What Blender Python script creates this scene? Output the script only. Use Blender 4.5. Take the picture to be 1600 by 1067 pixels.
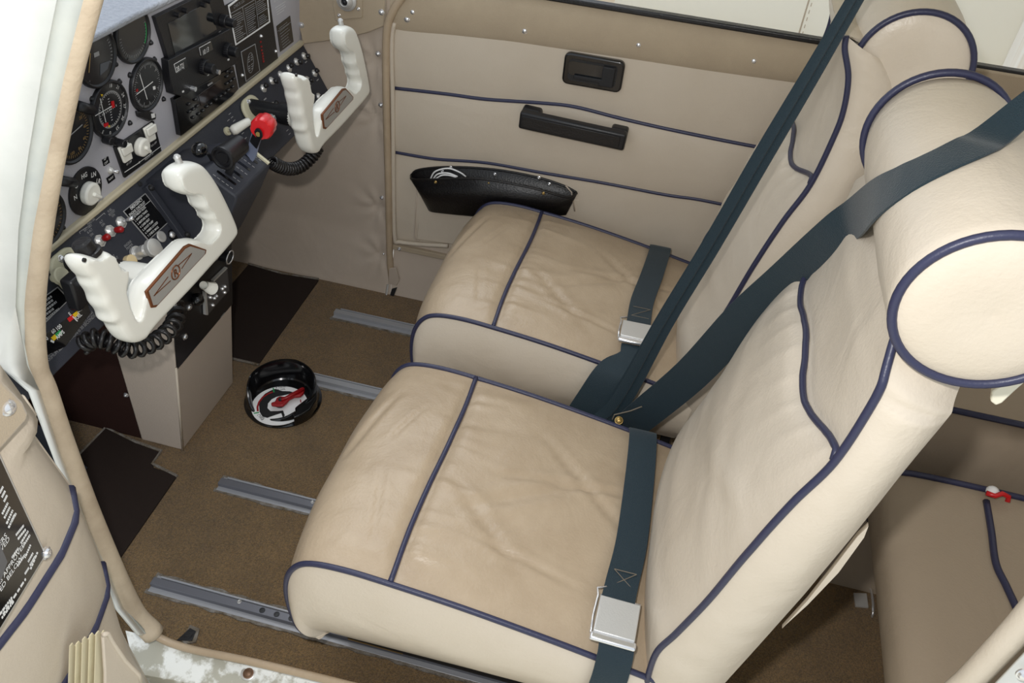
import bpy, bmesh, math, random
from mathutils import Vector, Matrix, noise
random.seed(7)
SC = bpy.context.scene
for o in list(bpy.data.objects): bpy.data.objects.remove(o)
COL = SC.collection
# ---------------------------------------------------------------- camera
CPOS = Vector((.8156, -1.1215, 1.344)); YAW, PIT, ROL, FPX = -.1759, -.6999, .1026, 1322.6
cF = Vector((math.sin(YAW)*math.cos(PIT), math.cos(YAW)*math.cos(PIT), math.sin(PIT)))
_R = Vector((math.cos(YAW), -math.sin(YAW), 0)); _U = _R.cross(cF)
cR = _R*math.cos(ROL)+_U*math.sin(ROL); cU = -_R*math.sin(ROL)+_U*math.cos(ROL)
cd = bpy.data.cameras.new('camera'); cam = bpy.data.objects.new('camera', cd); COL.objects.link(cam)
cam.matrix_world = Matrix((( cR.x, cU.x, -cF.x, CPOS.x), (cR.y, cU.y, -cF.y, CPOS.y), (cR.z, cU.z, -cF.z, CPOS.z), (0, 0, 0, 1)))
cd.sensor_width = 36; cd.lens = 36*FPX/1600; cd.clip_start = .02
SC.camera = cam
# ---------------------------------------------------------------- world, lights, exposure
SC.view_settings.view_transform = 'Standard'; SC.view_settings.look = 'None'
SC.view_settings.gamma = 1; SC.view_settings.exposure = 0.37
try: SC.view_settings.use_curve_mapping = False
except Exception: pass
W = bpy.data.worlds.new('sky'); SC.world = W; W.use_nodes = True
bg = W.node_tree.nodes['Background']; bg.inputs[0].default_value = (.86, .93, 1.0, 1); bg.inputs[1].default_value = 0.64
def lamp(name, kind, loc, power, size=.05, col=(1, 1, 1), aim=None):
    l = bpy.data.lights.new(name, kind); l.energy = power; l.color = col
    if kind == 'AREA': l.size = size
    elif kind == 'SUN': l.angle = size
    else: l.shadow_soft_size = size
    o = bpy.data.objects.new(name, l); COL.objects.link(o); o.location = loc
    if aim is not None: o.rotation_euler = (Vector(aim)-Vector(loc)).to_track_quat('-Z', 'Y').to_euler()
    return o
lamp('camera_flash', 'POINT', CPOS+cU*.085-cR*.05, 22.0, .018, (1, .98, .955))
lamp('daylight', 'SUN', (-1, 2, 4), .7, .6, (.95, .97, 1), aim=(0, 0, 0))
# ---------------------------------------------------------------- helpers
def lin(c):
    return tuple((x/255/12.92 if x/255 <= .04045 else ((x/255+.055)/1.055)**2.4) for x in c)
def V3(*a): return Vector(a)
def plane_hit(u, v, n, d):
    r = cF+cR*((u-800)/FPX)-cU*((v-533.5)/FPX)
    return CPOS+r*((d-n.dot(CPOS))/n.dot(r))
AX = dict(x=V3(1, 0, 0), y=V3(0, 1, 0), z=V3(0, 0, 1))
def at(u, v, ax, d): return plane_hit(u, v, AX[ax], d)
class Fr:
    def __init__(s, o, u, v):
        s.o = Vector(o); s.u = Vector(u).normalized(); s.v = Vector(v).normalized(); s.n = s.u.cross(s.v).normalized(); s.v = s.n.cross(s.u)
    def p(s, a, b, h=0): return s.o+s.u*a+s.v*b+s.n*h
    def px(s, x, y, h=0):
        q = plane_hit(x, y, s.n, s.n.dot(s.o)+h)-s.o
        return (q.dot(s.u), q.dot(s.v))
    def P(s, x, y, h=0): return plane_hit(x, y, s.n, s.n.dot(s.o)+h)
def cr(pts, n=8, closed=False):
    pts = [Vector(p) for p in pts]; N = len(pts); out = []
    for i in range(N if closed else N-1):
        p1, p2 = pts[i], pts[(i+1) % N]
        p0 = pts[(i-1) % N] if (closed or i > 0) else p1*2-p2
        p3 = pts[(i+2) % N] if (closed or i < N-2) else p2*2-p1
        for k in range(n):
            t = k/n
            out.append(.5*((2*p1)+(-p0+p2)*t+(2*p0-5*p1+4*p2-p3)*t*t+(-p0+3*p1-3*p2+p3)*t**3))
    if not closed: out.append(pts[-1])
    return out
def interp(xs, ys, x):
    if x <= xs[0]: return ys[0]
    for i in range(len(xs)-1):
        if x <= xs[i+1]:
            t = (x-xs[i])/(xs[i+1]-xs[i]); return ys[i]+(ys[i+1]-ys[i])*t
    return ys[-1]
# ---------------------------------------------------------------- materials
MATS = {}
def mat(name, rgb, rough=.5, metal=0, spec=.5, grain=0, gscale=400, var=0, vscale=6, col2=None, coat=0, wrk=0, wscale=12, sheen=0, emit=0):
    if name in MATS: return MATS[name]
    m = bpy.data.materials.new(name); m.use_nodes = True; nt = m.node_tree; b = nt.nodes['Principled BSDF']
    c = lin(rgb)+(1,)
    b.inputs['Base Color'].default_value = c; b.inputs['Roughness'].default_value = rough; b.inputs['Metallic'].default_value = metal
    b.inputs['Specular IOR Level'].default_value = spec
    if coat: b.inputs['Coat Weight'].default_value = coat; b.inputs['Coat Roughness'].default_value = .08
    if sheen: b.inputs['Sheen Weight'].default_value = sheen
    if emit: b.inputs['Emission Color'].default_value = c; b.inputs['Emission Strength'].default_value = emit
    tc = nt.nodes.new('ShaderNodeTexCoord')
    if var:
        n = nt.nodes.new('ShaderNodeTexNoise'); n.inputs['Scale'].default_value = vscale; n.inputs['Detail'].default_value = 6
        n.inputs['Roughness'].default_value = .62
        nt.links.new(tc.outputs['Object'], n.inputs['Vector'])
        rp = nt.nodes.new('ShaderNodeValToRGB'); rp.color_ramp.elements[0].position = .5-var*.5; rp.color_ramp.elements[1].position = .5+var*.5
        rp.color_ramp.elements[0].color = c; rp.color_ramp.elements[1].color = (lin(col2)+(1,)) if col2 else c
        nt.links.new(n.outputs['Fac'], rp.inputs[0]); nt.links.new(rp.outputs[0], b.inputs['Base Color'])
    last = None
    if wrk:
        n = nt.nodes.new('ShaderNodeTexNoise'); n.inputs['Scale'].default_value = wscale; n.inputs['Detail'].default_value = 3; n.inputs['Distortion'].default_value = 1.2
        nt.links.new(tc.outputs['Object'], n.inputs['Vector'])
        bp = nt.nodes.new('ShaderNodeBump'); bp.inputs['Strength'].default_value = 1; bp.inputs['Distance'].default_value = wrk
        nt.links.new(n.outputs['Fac'], bp.inputs['Height']); last = bp
    if grain:
        n = nt.nodes.new('ShaderNodeTexNoise'); n.inputs['Scale'].default_value = gscale; n.inputs['Detail'].default_value = 3
        nt.links.new(tc.outputs['Object'], n.inputs['Vector'])
        bp = nt.nodes.new('ShaderNodeBump'); bp.inputs['Strength'].default_value = 1; bp.inputs['Distance'].default_value = grain
        nt.links.new(n.outputs['Fac'], bp.inputs['Height'])
        if last: nt.links.new(last.outputs[0], bp.inputs['Normal'])
        last = bp
    if last: nt.links.new(last.outputs[0], b.inputs['Normal'])
    MATS[name] = m; return m
LEA = mat('beige_leather', (217, 205, 188), .36, spec=.4, grain=.0004, gscale=260, var=.5, vscale=5, col2=(209, 196, 177), wrk=.0025, wscale=9)
LEW = mat('worn_beige_leather', (167, 147, 122), .36, spec=.4, grain=.0005, gscale=260, var=.45, vscale=7, col2=(188, 169, 144), wrk=.003, wscale=11)
LED = mat('beige_door_leather', (205, 193, 176), .42, spec=.35, grain=.0003, gscale=300, var=.5, vscale=4, col2=(197, 184, 166), wrk=.003, wscale=6)
LES = mat('grey_beige_side_leather', (196, 182, 167), .55, spec=.3, grain=.0003, gscale=300, var=.5, vscale=4, col2=(185, 170, 154), wrk=.004, wscale=6)
SUE = mat('brown_suede', (182, 166, 142), .9, spec=.1, grain=.0006, gscale=500, var=.6, vscale=8, col2=(168, 152, 130), sheen=.3)
PIP = mat('navy_piping', (50, 52, 78), .4, spec=.5, grain=.0003, gscale=300)
CAR = mat('brown_carpet', (104, 80, 44), 1, spec=.05, grain=.0035, gscale=700, var=.7, vscale=14, col2=(138, 108, 64), sheen=.3)
def carpet(m):
    nt = m.node_tree; p = nt.nodes['Principled BSDF']; src = p.inputs['Base Color'].links[0].from_socket
    tc = nt.nodes.new('ShaderNodeTexCoord'); n = nt.nodes.new('ShaderNodeTexNoise'); n.inputs['Scale'].default_value = 420; n.inputs['Detail'].default_value = 2
    r = nt.nodes.new('ShaderNodeMapRange'); r.inputs[1].default_value = .3; r.inputs[2].default_value = .7; r.inputs[3].default_value = .55; r.inputs[4].default_value = 1.45
    v = nt.nodes.new('ShaderNodeVectorMath'); v.operation = 'SCALE'
    nt.links.new(tc.outputs['Object'], n.inputs['Vector']); nt.links.new(n.outputs['Fac'], r.inputs[0]); nt.links.new(src, v.inputs[0]); nt.links.new(r.outputs[0], v.inputs['Scale']); nt.links.new(v.outputs[0], p.inputs['Base Color'])
carpet(CAR)
CARE = mat('frayed_carpet_edge', (150, 146, 140), 1, spec=.05, grain=.004, gscale=300, var=.4, vscale=60, col2=(105, 92, 74))
MATM = mat('dark_rubber_mat', (44, 35, 31), .8, spec=.2, grain=.0008, gscale=600)
FIRE = mat('dark_maroon_lining', (52, 34, 30), .9, spec=.1, grain=.001, gscale=300)
BLUG = mat('blue_grey_lining', (62, 66, 74), .9, spec=.1, grain=.001, gscale=300)
TAN = mat('grey_beige_console', (190, 176, 162), .6, spec=.3, grain=.0006, gscale=350)
BELT = mat('dark_teal_webbing', (20, 42, 52), .6, spec=.4, grain=.0008, gscale=700, sheen=.15)
STI = mat('tan_stitching', (120, 110, 96), .8)
BLK = mat('black_plastic', (24, 24, 27), .38, spec=.5, grain=.0003, gscale=400)
BLKV = mat('black_vinyl', (22, 20, 21), .35, spec=.5, grain=.0008, gscale=250)
BLKG = mat('gloss_black', (14, 14, 16), .15, spec=.5, coat=.4)
PBLK = mat('black_wrinkle_panel', (50, 52, 60), .55, spec=.4, grain=.0005, gscale=600)
PSIL = mat('silver_grey_panel', (182, 181, 188), .5, metal=.0, grain=.0003, gscale=600)
GLA = mat('grey_glareshield', (200, 203, 210), .8, spec=.25, grain=.003, gscale=160, var=.8, vscale=160, col2=(160, 165, 176))
STRIP = mat('cream_strip', (196, 186, 160), .5)
ALU = mat('aluminium_rail', (168, 169, 173), .42, metal=.3, grain=.0004, gscale=200)
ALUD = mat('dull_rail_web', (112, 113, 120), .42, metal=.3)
CHR = mat('chrome', (232, 232, 234), .2, metal=.8)
STEEL = mat('brushed_steel', (206, 205, 202), .34, metal=.45, grain=.0002, gscale=500)
WHT = mat('white_yoke_plastic', (236, 236, 228), .28, spec=.5, coat=.2, var=.6, vscale=9, col2=(230, 228, 218))
CRM = mat('aged_cream_plastic', (214, 208, 178), .4, spec=.4, var=.6, vscale=14, col2=(186, 182, 158))
IVO = mat('ivory_knob', (238, 236, 226), .35)
RED = mat('red_plastic', (206, 22, 30), .3, coat=.3)
REDD = mat('red_enamel', (150, 14, 20), .35)
COP = mat('copper_trim', (120, 70, 38), .35, metal=.5)
EMB = mat('grey_emblem_plate', (168, 166, 162), .5, metal=.3, grain=.0003, gscale=700)
INK = mat('white_lettering', (222, 222, 220), .7)
INKD = mat('dim_lettering', (150, 150, 150), .7)
INKA = mat('amber_lettering', (160, 130, 80), .7)
DARK = mat('dial_face', (22, 24, 28), .35, coat=.6)
GLS = mat('dark_glass', (16, 20, 24), .08, coat=.8)
LCD = mat('brown_display', (40, 30, 27), .15, coat=.5)
GRN = mat('green_paint', (30, 150, 80), .5)
YEL = mat('yellow_paint', (232, 196, 30), .5)
PAINT = mat('worn_white_paint', (236, 238, 234), .45, var=.10, vscale=26, col2=(176, 174, 160), grain=.0006, gscale=60)
WPNT = mat('white_fuselage_paint', (226, 228, 225), .35, var=.3, vscale=9, col2=(212, 215, 211), coat=.3)
GPNT = mat('grey_frame_paint', (178, 182, 178), .45, var=.3, vscale=12, col2=(196, 198, 190))
PALE = mat('pale_green_seal', (176, 184, 164), .5)
def cloth(m, k=.6):
    nt = m.node_tree; b = nt.nodes['Principled BSDF']; t = nt.nodes.new('ShaderNodeBsdfTranslucent'); x = nt.nodes.new('ShaderNodeMixShader'); x.inputs[0].default_value = k
    t.inputs[0].default_value = b.inputs['Base Color'].default_value
    if b.inputs['Base Color'].links: nt.links.new(b.inputs['Base Color'].links[0].from_socket, t.inputs[0])
    o = [n for n in nt.nodes if n.type == 'OUTPUT_MATERIAL'][0]; nt.links.new(b.outputs[0], x.inputs[1]); nt.links.new(t.outputs[0], x.inputs[2]); nt.links.new(x.outputs[0], o.inputs[0]); return m
CREAM = mat('cream_fabric', (246, 240, 218), .8, wrk=.003, wscale=4)
SHADE = cloth(mat('thin_cream_fabric', (254, 252, 244), .8))
PEACH = mat('peach_wall', (240, 222, 196), .8, var=.5, vscale=3, col2=(250, 236, 215))
PAPER = mat('aged_paper', (222, 212, 180), .8, var=.5, vscale=30, col2=(200, 188, 150))
WHP = mat('white_paint', (240, 240, 240), .5)
BRS = mat('brass', (190, 160, 100), .35, metal=.8)
DGR = mat('dark_grey_metal', (40, 40, 42), .5, metal=.4)  # plain dark grey metal, one even tone for small fittings
def striped(name, a, b):
    m = bpy.data.materials.new(name); m.use_nodes = True; nt = m.node_tree; p = nt.nodes['Principled BSDF']; p.inputs['Roughness'].default_value = .8
    tc = nt.nodes.new('ShaderNodeTexCoord'); mp = nt.nodes.new('ShaderNodeMapping'); mp.inputs['Scale'].default_value = (60, 60, 1.2)
    n = nt.nodes.new('ShaderNodeTexNoise'); n.inputs['Scale'].default_value = 1; n.inputs['Detail'].default_value = 3
    r = nt.nodes.new('ShaderNodeValToRGB'); r.color_ramp.elements[0].position = .35; r.color_ramp.elements[1].position = .65
    r.color_ramp.elements[0].color = lin(a)+(1,); r.color_ramp.elements[1].color = lin(b)+(1,)
    nt.links.new(tc.outputs['Object'], mp.inputs[0]); nt.links.new(mp.outputs[0], n.inputs['Vector']); nt.links.new(n.outputs['Fac'], r.inputs[0]); nt.links.new(r.outputs[0], p.inputs['Base Color'])
    return m
CURT = cloth(striped('cream_striped_curtain', (254, 250, 240), (232, 218, 198)))
# ---------------------------------------------------------------- mesh builder
WORLD = {}
_tc = {}
def text_mesh(s, align='LEFT', bold=0):
    k = (s, align, bold)
    if k in _tc: return _tc[k]
    c = bpy.data.curves.new('t', 'FONT'); c.body = s; c.align_x = align; c.size = 1; c.resolution_u = 2; c.offset = bold
    o = bpy.data.objects.new('t', c); COL.objects.link(o)
    dg = bpy.context.evaluated_depsgraph_get(); dg.update()
    me = bpy.data.meshes.new_from_object(o.evaluated_get(dg))
    r = ([v.co.copy() for v in me.vertices], [list(p.vertices) for p in me.polygons])
    bpy.data.objects.remove(o); bpy.data.curves.remove(c); bpy.data.meshes.remove(me)
    _tc[k] = r; return r
class MB:
    def __init__(s): s.v = []; s.f = []; s.m = []; s.mi = 0
    def add(s, vs, fs):
        b = len(s.v); s.v += [Vector(v) for v in vs]
        for f in fs: s.f.append([i+b for i in f]); s.m.append(s.mi)
        return s
    def grid(s, fn, nu, nv, cu=False, cv=False):
        vs = [fn(i/(nu if cu else nu-1), j/(nv if cv else nv-1)) for i in range(nu) for j in range(nv)]
        fs = []
        for i in range(nu if cu else nu-1):
            for j in range(nv if cv else nv-1):
                i2, j2 = (i+1) % nu, (j+1) % nv
                fs.append([i*nv+j, i2*nv+j, i2*nv+j2, i*nv+j2])
        return s.add(vs, fs)
    def prism(s, pts, off):
        n = len(pts); off = Vector(off); pts = [Vector(p) for p in pts]
        s.add(pts+[p+off for p in pts], [list(range(n))[::-1], list(range(n, 2*n))]+[[i, (i+1) % n, (i+1) % n+n, i+n] for i in range(n)])
        return s
    def slab(s, fr, uv, h0, h1):
        return s.prism([fr.p(a, b, h0) for a, b in uv], fr.n*(h1-h0))
    def slabpx(s, fr, pp, h0, h1, href=None):
        return s.slab(fr, [fr.px(x, y, h1 if href is None else href) for x, y in pp], h0, h1)
    def rect(s, fr, a, b, w, h, h0, h1, r=0, rot=0):
        pts = []
        if r <= 0: c = [(-w/2, -h/2), (w/2, -h/2), (w/2, h/2), (-w/2, h/2)]
        else:
            c = []
            for cx, cy, t0 in ((w/2-r, h/2-r, 0), (-w/2+r, h/2-r, 90), (-w/2+r, -h/2+r, 180), (w/2-r, -h/2+r, 270)):
                for k in range(6):
                    t = math.radians(t0+k*18); c.append((cx+r*math.cos(t), cy+r*math.sin(t)))
        cs, sn = math.cos(rot), math.sin(rot)
        return s.slab(fr, [(a+x*cs-y*sn, b+x*sn+y*cs) for x, y in c], h0, h1)
    def box(s, lo, hi):
        x0, y0, z0 = lo; x1, y1, z1 = hi
        return s.prism([(x0, y0, z0), (x1, y0, z0), (x1, y1, z0), (x0, y1, z0)], (0, 0, z1-z0))
    def lathe(s, o, ax, prof, n=24, u=None):
        o = Vector(o); ax = Vector(ax).normalized(); u = Vector(u).normalized() if u else ax.orthogonal().normalized(); w = ax.cross(u)
        vs = []; fs = []
        for d, r in prof:
            for k in range(n):
                t = 2*math.pi*k/n; vs.append(o+ax*d+(u*math.cos(t)+w*math.sin(t))*r)
        for i in range(len(prof)-1):
            for k in range(n): fs.append([i*n+k, i*n+(k+1) % n, (i+1)*n+(k+1) % n, (i+1)*n+k])
        fs.append(list(range(n))[::-1]); fs.append([(len(prof)-1)*n+k for k in range(n)])
        return s.add(vs, fs)
    def cyl(s, a, b, r, n=20, r2=None):
        a = Vector(a); b = Vector(b); return s.lathe(a, b-a, [(0, r), ((b-a).length, r if r2 is None else r2)], n)
    def ball(s, c, r, ax=(0, 0, 1), k=1.0, n=14):
        return s.lathe(c, ax, [(-r*k*math.cos(math.pi*i/8), max(1e-5, r*math.sin(math.pi*i/8))) for i in range(9)], n)
    def dome(s, c, ax, r, h, n=14):
        return s.lathe(c, ax, [(0, r), (h*.5, r*.86), (h*.85, r*.5), (h, r*.1)], n)
    def tube(s, pts, r, n=10, closed=False, up=None, flat=1.0, cap=True):
        pts = [Vector(p) for p in pts]; N = len(pts); vs = []; fs = []
        w = None
        for i, p in enumerate(pts):
            a = pts[(i-1) % N] if (closed or i) else pts[0]; b = pts[(i+1) % N] if (closed or i < N-1) else pts[-1]
            t = (b-a).normalized()
            if up is not None: w = (Vector(up)-t*t.dot(Vector(up))).normalized()
            elif w is None: w = t.orthogonal().normalized()
            else: w = (w-t*t.dot(w)).normalized()
            q = t.cross(w); rr = r[i] if isinstance(r, (list, tuple)) else r
            for k in range(n):
                th = 2*math.pi*k/n; vs.append(p+w*(math.cos(th)*rr*flat)+q*(math.sin(th)*rr))
        for i in range(N if closed else N-1):
            j = (i+1) % N
            for k in range(n): fs.append([i*n+k, i*n+(k+1) % n, j*n+(k+1) % n, j*n+k])
        if not closed and cap: fs.append(list(range(n))[::-1]); fs.append([(N-1)*n+k for k in range(n)])
        return s.add(vs, fs)
    def ribbon(s, pts, wv, w, th=.0022):
        # pts centre line, wv width directions, closed thin solid
        N = len(pts); vs = []; fs = []
        for i in range(N):
            p = Vector(pts[i]); t = (Vector(pts[min(N-1, i+1)])-Vector(pts[max(0, i-1)])).normalized()
            d = Vector(wv[i]); d = (d-t*t.dot(d)).normalized(); nn = t.cross(d); hw = (w[i] if isinstance(w, (list, tuple)) else w)/2
            vs += [p-d*hw-nn*th/2, p-d*hw*.6-nn*th*.75, p+d*hw*.6-nn*th*.75, p+d*hw-nn*th/2, p+d*hw+nn*th/2, p+d*hw*.6+nn*th*.75, p-d*hw*.6+nn*th*.75, p-d*hw+nn*th/2]
        for i in range(N-1):
            for k in range(8): fs.append([i*8+k, i*8+(k+1) % 8, (i+1)*8+(k+1) % 8, (i+1)*8+k])
        fs.append([7, 6, 5, 4, 3, 2, 1, 0]); fs.append([(N-1)*8+k for k in range(8)])
        return s.add(vs, fs)
    def text(s, fr, t, a, b, size, h=0, align='LEFT', rot=0, sx=1.0, bold=0.0):
        vs, fs = text_mesh(t, align, bold); cs, sn = math.cos(rot), math.sin(rot); out = []
        for q in vs:
            x, y = q.x*size*sx, q.y*size; out.append(fr.p(a+x*cs-y*sn, b+x*sn+y*cs, h))
        return s.add(out, fs)
    def build(s, name, mats, parent=None, clip=None, smooth=False, bevel=0, seg=2, sub=0, angle=35, fix=True, loc=None, auto=True):
        if not isinstance(mats, (list, tuple)): mats = [mats]
        me = bpy.data.meshes.new(name); 
        if parent is not None: off = WORLD[parent.name]
        elif loc is not None: off = Vector(loc)
        else:
            xs = [v.x for v in s.v]; ys = [v.y for v in s.v]; zs = [v.z for v in s.v]
            off = Vector(((min(xs)+max(xs))/2, (min(ys)+max(ys))/2, min(zs)))
        me.from_pydata([v-off for v in s.v], [], s.f)
        for m in mats: me.materials.append(m)
        for p, i in zip(me.polygons, s.m): p.material_index = i; p.use_smooth = smooth or auto
        if fix:
            bm = bmesh.new(); bm.from_mesh(me)
            if clip is not None:
                bmesh.ops.bisect_plane(bm, geom=bm.verts[:]+bm.edges[:]+bm.faces[:], plane_co=Vector((0, 0, clip))-off, plane_no=(0, 0, 1), clear_outer=True)
            bmesh.ops.recalc_face_normals(bm, faces=bm.faces); bm.to_mesh(me); bm.free()
        if auto and not smooth:
            try: me.set_sharp_from_angle(angle=math.radians(angle))
            except Exception: pass
        o = bpy.data.objects.new(name, me); COL.objects.link(o)
        if parent is not None: o.parent = parent; WORLD[o.name] = off
        else: o.location = off; WORLD[o.name] = off
        if bevel:
            b = o.modifiers.new('b', 'BEVEL'); b.width = bevel; b.segments = seg; b.limit_method = 'ANGLE'; b.angle_limit = math.radians(40)
        if sub:
            b = o.modifiers.new('s', 'SUBSURF'); b.levels = b.render_levels = sub
        return o
def tag(o, label, cat, group=None, kind=None):
    o['label'] = label; o['category'] = cat
    if group: o['group'] = group
    if kind: o['kind'] = kind
    return o
def st(o, label=None, cat=None):
    o['kind'] = 'structure'
    if label: o['label'] = label
    if cat: o['category'] = cat
    return o
def thing(name, loc, label, cat, group=None):
    o = bpy.data.objects.new(name, None); COL.objects.link(o); o.location = loc; o.empty_display_size = .02; WORLD[o.name] = Vector(loc)
    return tag(o, label, cat, group)
def screw(c, ax, r=.005, mat_=CHR, parent=None, name='screw'):
    m = MB(); m.lathe(c, ax, [(-.001, r*1.25), (.0008, r*1.25), (.0012, r), (.0035, r*.8), (.0048, r*.35), (.005, .0003)], 14)
    c = Vector(c); ax = Vector(ax).normalized(); u = ax.orthogonal().normalized()
    return m.build(name, mat_, parent)
# reference frames of the cabin
FA = Fr((-.0134, 0, .6196), (0, 1, 0), (.0809, 0, 1))            # upper instrument panel, faces aft
FB = Fr((-.0134, 0, .6196), (0, 1, 0), (-math.sin(.5), 0, math.cos(.5)))  # lower sub-panel, slopes aft
FFL = Fr((0, 0, 0), (1, 0, 0), (0, 1, 0))                         # floor
YW = .56
FW = Fr((0, YW, 0), (1, 0, 0), (0, 0, 1))                         # right side wall, normal -Y
# ================================================================ the cabin shell
m = MB(); m.box((-.32, -.535, -.02), (1.9, .535, 0)); st(m.build('floor', CAR))
# firewall and footwell
m = MB(); m.box((-.36, -.56, -.02), (-.30, .56, .86)); st(m.build('wall_front', FIRE))
m = MB(); m.prism([(-.30, -.54, 0), (-.30, -.54, .16), (-.17, -.54, .001), (-.17, -.54, 0)], (0, .33, 0)); st(m.build('trim_1', BLUG))
# right side wall: lower lining, forward lining, suede above
def fwall(s, t):
    # s forward..door post, t bottom..top; padded lining that bulges a little
    x = -.32+s*(.192+.32); z = -.01+t*.80
    y = .528+.032*min(1, z/.16)**.7 if z > 0 else .528
    pk = 0
    for (bx, bz) in ((.155, .235), (.155, .468), (.155, .60), (.16, .10)):
        dx, dz = x-bx, z-bz; d = math.hypot(dx, dz)+1e-6; a = math.atan2(dz, -dx)
        pk += .0035*math.sin(a*7+bz*40)*math.exp(-(d/.055)**2)*min(1, d/.02)+.006*math.exp(-(d/.02)**2)
    y += pk-.004*math.sin(s*7+t*2)*math.sin(t*5)*(1-s*.3)
    return V3(x, y, z)
m = MB(); m.grid(fwall, 90, 90); wr = st(m.build('wall_right', LES, smooth=True, fix=False))
for (u, v, r) in ((590.5, 84, .0045), (595, 164, .0045), (597, 309, .0045), (600, 396, .003)):
    c = at(u, v, 'y', .557); screw(c, (0, -1, 0), r, CHR, wr, 'stud')
# suede forward upper strip with vent
FS = Fr((0, .552, 0), (1, 0, 0), (0, 0, 1))
m = MB(); m.slabpx(FS, [(474, 69), (505, 65), (540, 60), (575, 51), (600, 41), (602, -60), (440, -60)], -.01, .004)
sf = m.build('upper_lining', SUE, wr, bevel=.002)
for (u, v) in ((471, 39), (596, 19)): screw(at(u, v, 'y', .548), (0, -1, 0), .005, CHR, wr)
m = MB(); m.slabpx(FS, [(524, 33), (536, 31), (566, 28), (566, -40), (517, -40), (520, 10)], .004, .007); m.build('vent_plate', SUE, wr, bevel=.002)
vc = at(541, 1, 'y', .54)
m = MB(); m.lathe(vc, (0, -1, 0), [(-.004, .0215), (.001, .0215), (.003, .019), (.004, .0165), (.011, .012), (.013, .0085), (.0125, .007), (.006, .0065)], 28)
vent = m.build('air_vent', STEEL, wr)
m = MB(); m.ball(vc+V3(0, -.008, 0), .0062); m.build('vent_nozzle', DGR, vent, smooth=True)
for (u, v) in ((530, 24), (560, 14)): screw(at(u, v, 'y', .545), (0, -1, 0), .003, CHR, wr)
# lower right wall under the door and aft wall
m = MB()
def lw(s, t):
    x = .192+s*1.73; z = -.01+t*.17
    y = .528+.034*max(0, min(1, z/.16))**.7+.002*math.sin(s*60)*math.sin(t*3)
    return V3(x, y, z)
m.grid(lw, 80, 12); st(m.build('baseboard_right', LES, smooth=True, fix=False))
m = MB(); m.box((.185, .548, .128), (1.13, .562, .142)); sl = st(m.build('trim_2', SUE, bevel=.002))
screw(at(624, 389, 'y', .548), (0, -1, 0), .0045, CHR, sl)
# ------------------------------------------------ far door (door_2)
def wallpad(x, z):
    # lining swells softly between its piped seams
    b = 0
    for z0, z1, a in ((.155, .40, .006), (.40, .56, .010), (.56, .72, .008)):
        if z0 < z < z1: b = a*math.sin(math.pi*(z-z0)/(z1-z0))**.6
    return b
pipeA = [(612, 137), (700, 147), (760, 155), (850, 161), (900, 167), (975, 186), (1060, 205), (1165, 226), (1260, 243)]
pipeB = [(614, 237), (680, 248), (760, 254), (850, 270), (940, 285), (1040, 304), (1095, 312), (1180, 330)]
def zof(pp, x):
    q = [FW.px(u, v) for u, v in pp]; return interp([a for a, b in q], [b for a, b in q], x)
def doorskin(s, t):
    x = .192+s*.975; z = .150+t*.572
    za, zb = zof(pipeA, x), zof(pipeB, x); b = 0
    for z0, z1, a in ((.155, zb, .005), (zb, za, .009), (za, .73, .007)):
        if z0 < z < z1: b = a*math.sin(math.pi*(z-z0)/(z1-z0))**.5
    return V3(x, YW-b, z)
m = MB(); m.grid(doorskin, 60, 90); d2 = st(m.build('door_2', LED, smooth=True, fix=False, loc=(.68, YW, .15)))
for pp in (pipeA, pipeB):
    pts = cr([FW.P(u, v, .0015) for u, v in pp], 6)
    m = MB(); m.tube(pts, .0042, 8); m.build('piping', PIP, d2, smooth=True)
# suede top strip (bulged), seal along the sill
m = MB()
top_lo = [FW.px(*q) for q in ((611, 46), (640, 51), (700, 55), (800, 65), (900, 80), (1000, 94), (1100, 109), (1255, 130), (1330, 140))]
def strip(s, t):
    x = .195+s*1.06; zl = interp([a for a, b in top_lo], [b for a, b in top_lo], x); z = zl+(.793-zl)*t
    return V3(x, YW-.004-.010*math.sin(math.pi*min(1, t*1.15))**.7+(.02*max(0, t-.8)), z)
m.grid(strip, 40, 16); m.build('suede_strip', SUE, d2, smooth=True, fix=False)
for q in ((636, 30), (645, 18.5), (820, 48), (998, 70), (1178, 95)): screw(FW.P(q[0], q[1], .012), (0, -1, 0), .0052, CHR, d2)
m = MB(); m.box((.19, YW-.008, .789), (2.0, YW+.012, .800)); st(m.build('trim_3', BLKV, bevel=.003))
# rear side wall aft of the door
m = MB(); m.box((1.165, YW, -.01), (2.0, YW+.02, .70)); rw = st(m.build('wall_rear_right', LED))
m = MB(); m.box((1.165, YW-.012, .70), (2.0, YW+.02, .795)); m.build('suede_strip', SUE, rw, bevel=.004)
m = MB(); m.tube([(1.17, YW-.002, .40), (1.99, YW-.002, .40)], .004, 8); m.build('piping', PIP, rw, smooth=True)
screw(at(1591, 166, 'y', .545), (0, -1, 0), .0055, CHR, rw)
m = MB(); m.box((1.95, -.56, -.02), (2.0, .56, 1.2)); st(m.build('wall_back', LES))
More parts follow.
